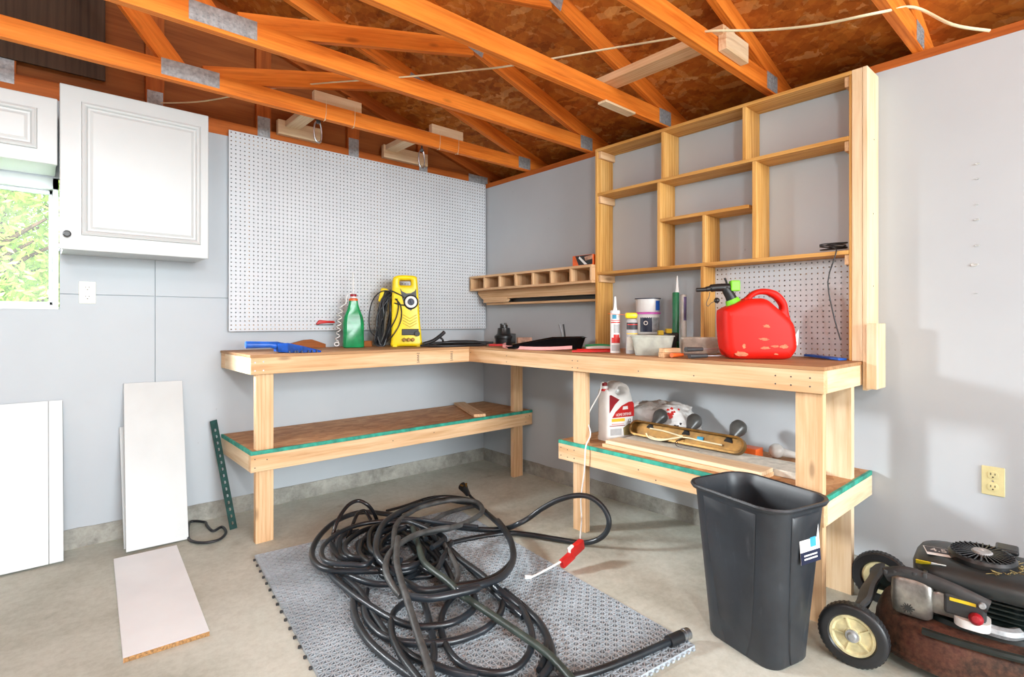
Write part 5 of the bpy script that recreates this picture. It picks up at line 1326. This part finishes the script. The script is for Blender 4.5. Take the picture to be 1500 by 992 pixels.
# ================================================================ LAWN MOWER
o0 = Vector((-.475, -2.95, 0)); th = math.atan2(-.1, .995)*-1
MM = Matrix.Translation(o0) @ Matrix.Rotation(math.radians(5.8), 4, 'Z')     # local: x to the wall, y forward
mw = thing('lawn_mower', 'rusty dark green push lawn mower with cream wheels by the right wall', 'lawn mower', o0)
def wheel(x, y, r, out=-1):
    # the hub disc faces 'out' along local x
    MXw = MM @ Matrix.Translation((x, y, r)) @ Matrix.Rotation(PI/2*out, 4, 'Y')
    w = None
    bm = B(); lathe(bm, [(r*.66, .014), (r*.70, .020), (r*.86, .021), (r*.96, .018), (r, .012), (r, -.016), (r*.95, -.022), (r*.70, -.022), (r*.64, -.016), (r*.64, .012)], 44)
    for i in range(44):
        a = 2*PI*i/44
        box(bm, r*.985, r*1.012, -.0035, .0035, -.016, .012, 0, Matrix.Rotation(a, 4, 'Z'))
    w = put('wheel', bm, 'black_rubber', mw, MXw, True, 40)
    bm = B(); lathe(bm, [(0, .012), (r*.22, .012), (r*.24, .010), (r*.52, .008), (r*.58, .014), (r*.655, .014), (r*.66, -.014), (r*.55, -.012), (0, -.008)], 40)
    for k_ in range(5):
        a = 2*PI*k_/5+.3; box(bm, r*.24, r*.58, -.0025, .0025, .006, .0135, 0, Matrix.Rotation(a, 4, 'Z'))
    put('wheel_hub', bm, 'cream_hub', w, MXw, True, 40)
    bm = B(); lathe(bm, [(0, .024), (r*.10, .024), (r*.14, .016), (r*.2, .016), (r*.2, .011), (0, .011)], 20); put('axle_bolt', bm, 'galvanised', w, MXw, True)
wheel(-.285, 0, .104); wheel(.275, .0, .104, 1); wheel(-.285, -.66, .104); wheel(.275, -.66, .104, 1)
# deck
def dring(s, z, squash=1.):
    pts = []
    for i in range(48):
        a = 2*PI*i/48; ca, sa = math.cos(a), math.sin(a)
        rx, ry = .252, .300
        n_ = 2.6
        pts.append(Vector((s*rx*math.copysign(abs(ca)**(2/n_), ca), -.325+s*ry*math.copysign(abs(sa)**(2/n_), sa), z)))
    return pts
bm = B(); loft(bm, [dring(.985, .045), dring(1.03, .048), dring(1.03, .060), dring(1.0, .066), dring(.985, .120), dring(.95, .150), dring(.88, .165), dring(.60, .172), dring(.40, .185)], True, True)
put('deck', bm, 'rusty_deck', mw, MM, True, 45)
bm = B(); loft(bm, [dring(.62, .171), dring(.60, .186), dring(.50, .192)], True, True); put('deck_ring', bm, 'mower_dark', mw, MM, True, 40)
for sx in (-1, 1):
    bm = B(); box(bm, sx*.262-.012, sx*.262+.006, -.03, .10, .085, .125, .003) if False else None
    box(bm, *sorted((sx*.262, sx*.215)), -.045, .022, .088, .140, .004); put('wheel_bracket', bm, 'mower_dark', mw, MM, True)
bm = B(); cyl(bm, (-.27, 0, .104), (.27, 0, .104), .008, .008, 12); box(bm, -.225, -.20, -.05, .03, .08, .155, .004); box(bm, .2, .225, -.05, .03, .08, .155, .004); put('front_axle', bm, 'mower_dark', mw, MM)
bm = B(); pts = [(-.245, -.03, .13), (-.23, .0, .165), (-.16, -.01, .175), (-.05, -.005, .18), (.08, -.01, .18), (.2, .0, .17)]
tube(bm, pts, .014, 8, 5, flat=2.2); put('front_bar', bm, 'charcoal', mw, MM, True)
# engine
ey = -.325
bm = B()
loft(bm, [rrect(.105, .115, .03, .185, 0, ey), rrect(.105, .115, .03, .205, 0, ey), rrect(.085, .095, .02, .21, 0, ey), rrect(.085, .095, .02, .30, 0, ey)])
for k_ in range(5): loft(bm, [rrect(.11, .118, .03, .22+k_*.016, 0, ey), rrect(.11, .118, .03, .225+k_*.016, 0, ey)])
put('engine_block', bm, 'mower_dark', mw, MM, True, 35)
sh = [(.150, .205, .295, -.03), (.158, .212, .31, -.03), (.155, .208, .335, -.025), (.135, .19, .358, -.02), (.10, .15, .368, -.01)]
bm = B(); loft(bm, [rrect(hx, hy, .09, z, .0, ey+dy) for hx, hy, z, dy in sh]); s_ = put('engine_shroud', bm, 'mower_grey', mw, MM, True, 50)
# recoil starter cover with radial fins
MXs = MM @ Matrix.Translation((-.02, ey+.0, .362)) @ Matrix.Rotation(-.05, 4, 'Y') @ Matrix.Diagonal((.82, .82, 1.1, 1))
bm = B(); lathe(bm, [(0, 0), (.108, 0), (.110, .022), (.103, .030), (.092, .031), (.090, .022), (.030, .026), (0, .026)], 44); r_ = put('starter_cover', bm, 'black_plastic', mw, MXs, True, 40)
bm = B()
for i in range(30): box(bm, .034, .100, -.0022, .0022, .020, .0335, 0, Matrix.Rotation(2*PI*i/30, 4, 'Z') @ Matrix.Rotation(0, 4, 'X'))
put('cooling_fins', bm, 'black_gloss', r_, MXs)
bm = B(); lathe(bm, [(0, .038), (.030, .037), (.036, .032), (.036, .024), (0, .024)], 28); c_ = put('starter_cap', bm, 'galvanised', r_, MXs, True)
words('cap_mark', 'V', .026, 'jug_white', c_, MXs @ Matrix.Translation((0, 0, .0385)) @ Matrix.Rotation(-.7, 4, 'Z'))
# fuel cap and rear tank
bm = B(); box(bm, .06, .11, ey-.085, ey-.04, .35, .385, .006); box(bm, .05, .12, ey-.092, ey-.032, .383, .400, .006); put('fuel_cap', bm, 'black_plastic', mw, MM)
# writing on the shroud
MXt = MM @ Matrix.Translation((-.03, ey+.125, .3685))
TX = MM @ Matrix.Translation((-.035, ey+.112, .3695)) @ Matrix.Rotation(math.radians(-76), 4, 'Z')
b_ = quad('engine_label', [(-.040, -.040), (.022, -.040), (.040, -.026), (.040, .026), (.022, .040), (-.040, .040)], .0006, 'jug_white', mw, TX)
quad('label_print', [(-.037, -.018), (.021, -.018), (.037, -.012), (.037, .024), (.021, .037), (-.037, .037)], .0004, 'print_dark', mw, TX @ Matrix.Translation((0, 0, .0007)))
words('label_text', '4.5', .040, 'jug_white', mw, TX @ Matrix.Translation((.0, .010, .0013)) @ Matrix.Rotation(0, 4, 'Z'))
words('label_text', '158 CC', .013, 'jug_white', mw, TX @ Matrix.Translation((0, -.03, .0012))) if False else None
TY = MM @ Matrix.Translation((-.128, ey+.128, .352)) @ Matrix.Rotation(math.radians(-84), 4, 'Z') @ Matrix.Rotation(math.radians(-42), 4, 'X') @ Matrix.Scale(1.35, 4)
quad('warning_label', [(-.03, -.011), (.0, -.011), (.0, .011), (-.03, .011)], .0012, 'clamp_yellow', mw, TY); quad('warning_label', [(.0005, -.011), (.03, -.011), (.03, .011), (.0005, .011)], .0012, 'white_plastic', mw, TY)
# muffler with its guard
MXm = MM @ Matrix.Translation((-.150, ey+.175, .235))
bm = B(); loft(bm, [rrect(.024, .047, .016, -.058), rrect(.030, .055, .02, -.05), rrect(.034, .060, .022, .0), rrect(.032, .058, .022, .055), rrect(.024, .046, .018, .066)])
m_ = put('muffler', bm, 'muffler', mw, MXm, True, 45)
bm = B()
for i in range(12):
    a = 2*PI*i/12; box(bm, .005, .0195 if i % 2 else .015, -.0016, .0016, -.0005, .0006, 0, Matrix.Rotation(a, 4, 'Z'))
cyl(bm, (0, 0, -.0005), (0, 0, .0008), .009, .009, 14)
put('exhaust_holes', bm, 'outlet_slot', m_, MXm @ Matrix.Translation((-.0322, .010, -.030)) @ Matrix.Rotation(-PI/2, 4, 'Y'))
bm = B(); loft(bm, [rrect(.020, .050, .014, -.035), rrect(.026, .055, .018, -.02), rrect(.024, .052, .018, .030), rrect(.016, .04, .014, .04)])
put('muffler_shield', bm, 'muffler', mw, MM @ Matrix.Translation((-.150, ey+.075, .245)), True, 45)
bm = B(); pts = [(-.15, ey+.25, .285), (-.158, ey+.20, .310), (-.165, ey+.14, .312), (-.172, ey+.06, .300), (-.175, ey-.02, .278)]
for i in range(4):
    p, q = Vector(pts[i]), Vector(pts[i+1])
    board_d = (q-p)
tube(bm, pts, .014, 8, 5, flat=1.7)
for k_ in range(5): 
    f = k_/4; p = Vector(pts[0]).lerp(Vector(pts[2]), f); box(bm, p.x-.014, p.x+.03, p.y-.006, p.y+.006, p.z+.006, p.z+.022, .002)
put('muffler_guard', bm, 'charcoal', mw, MM, True, 45)
bm = B(); box(bm, -.185, -.150, ey-.015, ey+.09, .225, .292, .008); h_ = put('air_filter_cover', bm, 'charcoal', mw, MM)
bm = B(); box(bm, -.1868, -.1845, ey+.01, ey+.075, .272, .282, .0); put('warning_label', bm, 'clamp_yellow', h_, MM)
bm = B(); lathe(bm, [(0, .012), (.008, .012), (.010, .004), (.010, 0), (0, 0)], 12); put('cover_screw', bm, 'galvanised', h_, MM @ Matrix.Translation((-.185, ey-.005, .283)) @ Matrix.Rotation(-PI/2, 4, 'Y'), True)
bm = B(); loft(bm, [rrect(.045, .045, .03, .200, -.155, ey+.02), rrect(.045, .045, .03, .226, -.155, ey+.02)]); put('primer_housing', bm, 'jug_white', mw, MM, True)
bm = B(); lathe(bm, [(0, .022), (.010, .020), (.017, .012), (.019, 0), (0, 0)], 24); pb = put('primer_bulb', bm, 'dark_red', mw, MM @ Matrix.Translation((-.190, ey+.01, .236)) @ Matrix.Rotation(-PI/2*.8, 4, 'Y'), True)
bm = B(); tube(bm, [(-.13, ey+.06, .21), (-.16, ey+.0, .205), (-.15, ey-.06, .20), (-.12, ey-.09, .2)], .018, 8, 5); put('intake_pipe', bm, 'galvanised', mw, MM, True)
bm = B(); tube(bm, [(-.235, ey+.14, .168), (-.245, ey+.05, .172), (-.24, ey-.10, .178), (-.19, ey-.24, .178)], .012, 8, 5); put('deck_rod', bm, 'mower_dark', mw, MM, True)
rr = random.Random(6); bm = B()
for k_ in range(60):
    a = rr.uniform(-2.9, -.9); p = Vector((-.02+.098*math.cos(a), ey+.098*math.sin(a), .367+rr.uniform(-.003, .004)))
    q = p+Vector([rr.uniform(-.02, .02), rr.uniform(-.02, .02), rr.uniform(-.002, .008)]); cyl(bm, p, q, .0012, .0008, 4)
o = put('dry_grass', bm, 'straw', mw, MM); o['kind'] = 'stuff'
# handle folded back behind the frame
bm = B(); tube(bm, [(-.21, -.60, .16), (-.21, -.95, .55), (-.21, -1.2, .88), (-.19, -1.25, .92), (.19, -1.25, .92), (.21, -1.2, .88), (.21, -.95, .55), (.21, -.60, .16)], .0125, 10, 4); put('handle', bm, 'charcoal', mw, MM, True)

# ================================================================ CAMERA, LIGHT
cd = bpy.data.cameras.new('camera'); co = link(bpy.data.objects.new('camera', cd))
cd.sensor_width = 36; cd.lens = FPX/1500*36; cd.shift_y = -(496-CY)/1500; cd.clip_start = .02
co.location = CAM; co.rotation_euler = (PI/2, 0, math.atan2(-FWD.x, FWD.y)); SC.camera = co
W_ = bpy.data.worlds.new('sky'); SC.world = W_; W_.use_nodes = True; nt = W_.node_tree
bg = nt.nodes['Background']
sky = nt.nodes.new('ShaderNodeTexSky'); sky.sky_type = 'NISHITA'; sky.sun_disc = False; sky.sun_elevation = math.radians(48); sky.sun_rotation = math.radians(200); sky.air_density = 1.2; sky.dust_density = 3
mx = nt.nodes.new('ShaderNodeMix'); mx.data_type = 'RGBA'; mx.inputs[0].default_value = .75; mx.inputs[7].default_value = (4.2, 4.4, 4.7, 1)
nt.links.new(sky.outputs[0], mx.inputs[6]); nt.links.new(mx.outputs[2], bg.inputs[0]); bg.inputs[1].default_value = SKY_STRENGTH
def lamp(name, typ, loc, rot, energy, color, **kw):
    l = bpy.data.lights.new(name, typ); l.energy = energy; l.color = color
    for k_, v_ in kw.items(): setattr(l, k_, v_)
    o = link(bpy.data.objects.new(name, l)); o.location = loc; o.rotation_euler = rot; return o
lamp('sun', 'SUN', (0, -10, 10), (math.radians(42), 0, math.radians(-25)), SUN_E, (1, .96, .9), angle=.03)
lamp('daylight_door', 'AREA', (-2.2, -10.2, 2.3), (math.radians(80), 0, 0), DOOR_E, (.88, .965, 1), shape='RECTANGLE', size=3.6, size_y=2.6)
lamp('fill_point', 'POINT', (-3.1, -2.3, 2.26), (0, 0, 0), FILL_E*.45, (.91, .985, 1), shadow_soft_size=.12)  # added unseen fill light overhead, brightens floor and flat surfaces
lamp('fill_point', 'POINT', (-2.9, -4.4, 2.05), (0, 0, 0), FILL_E, (.91, .985, 1), shadow_soft_size=.12)  # added unseen fill light behind the camera, lifts floor and truss undersides
wd = Vector((-.3, -1.9, .60))-Vector((-4.75, 1.05, 2.15))
lamp('daylight_window', 'AREA', (-4.75, 1.05, 2.15), wd.to_track_quat('-Z', 'Y').to_euler(), WIN_E, (.93, .98, 1), shape='RECTANGLE', size=1.2, size_y=.9)
vs = SC.view_settings; vs.view_transform = 'Standard'; vs.look = 'None'; vs.gamma = 1; vs.exposure = EXPO; vs.use_curve_mapping = False
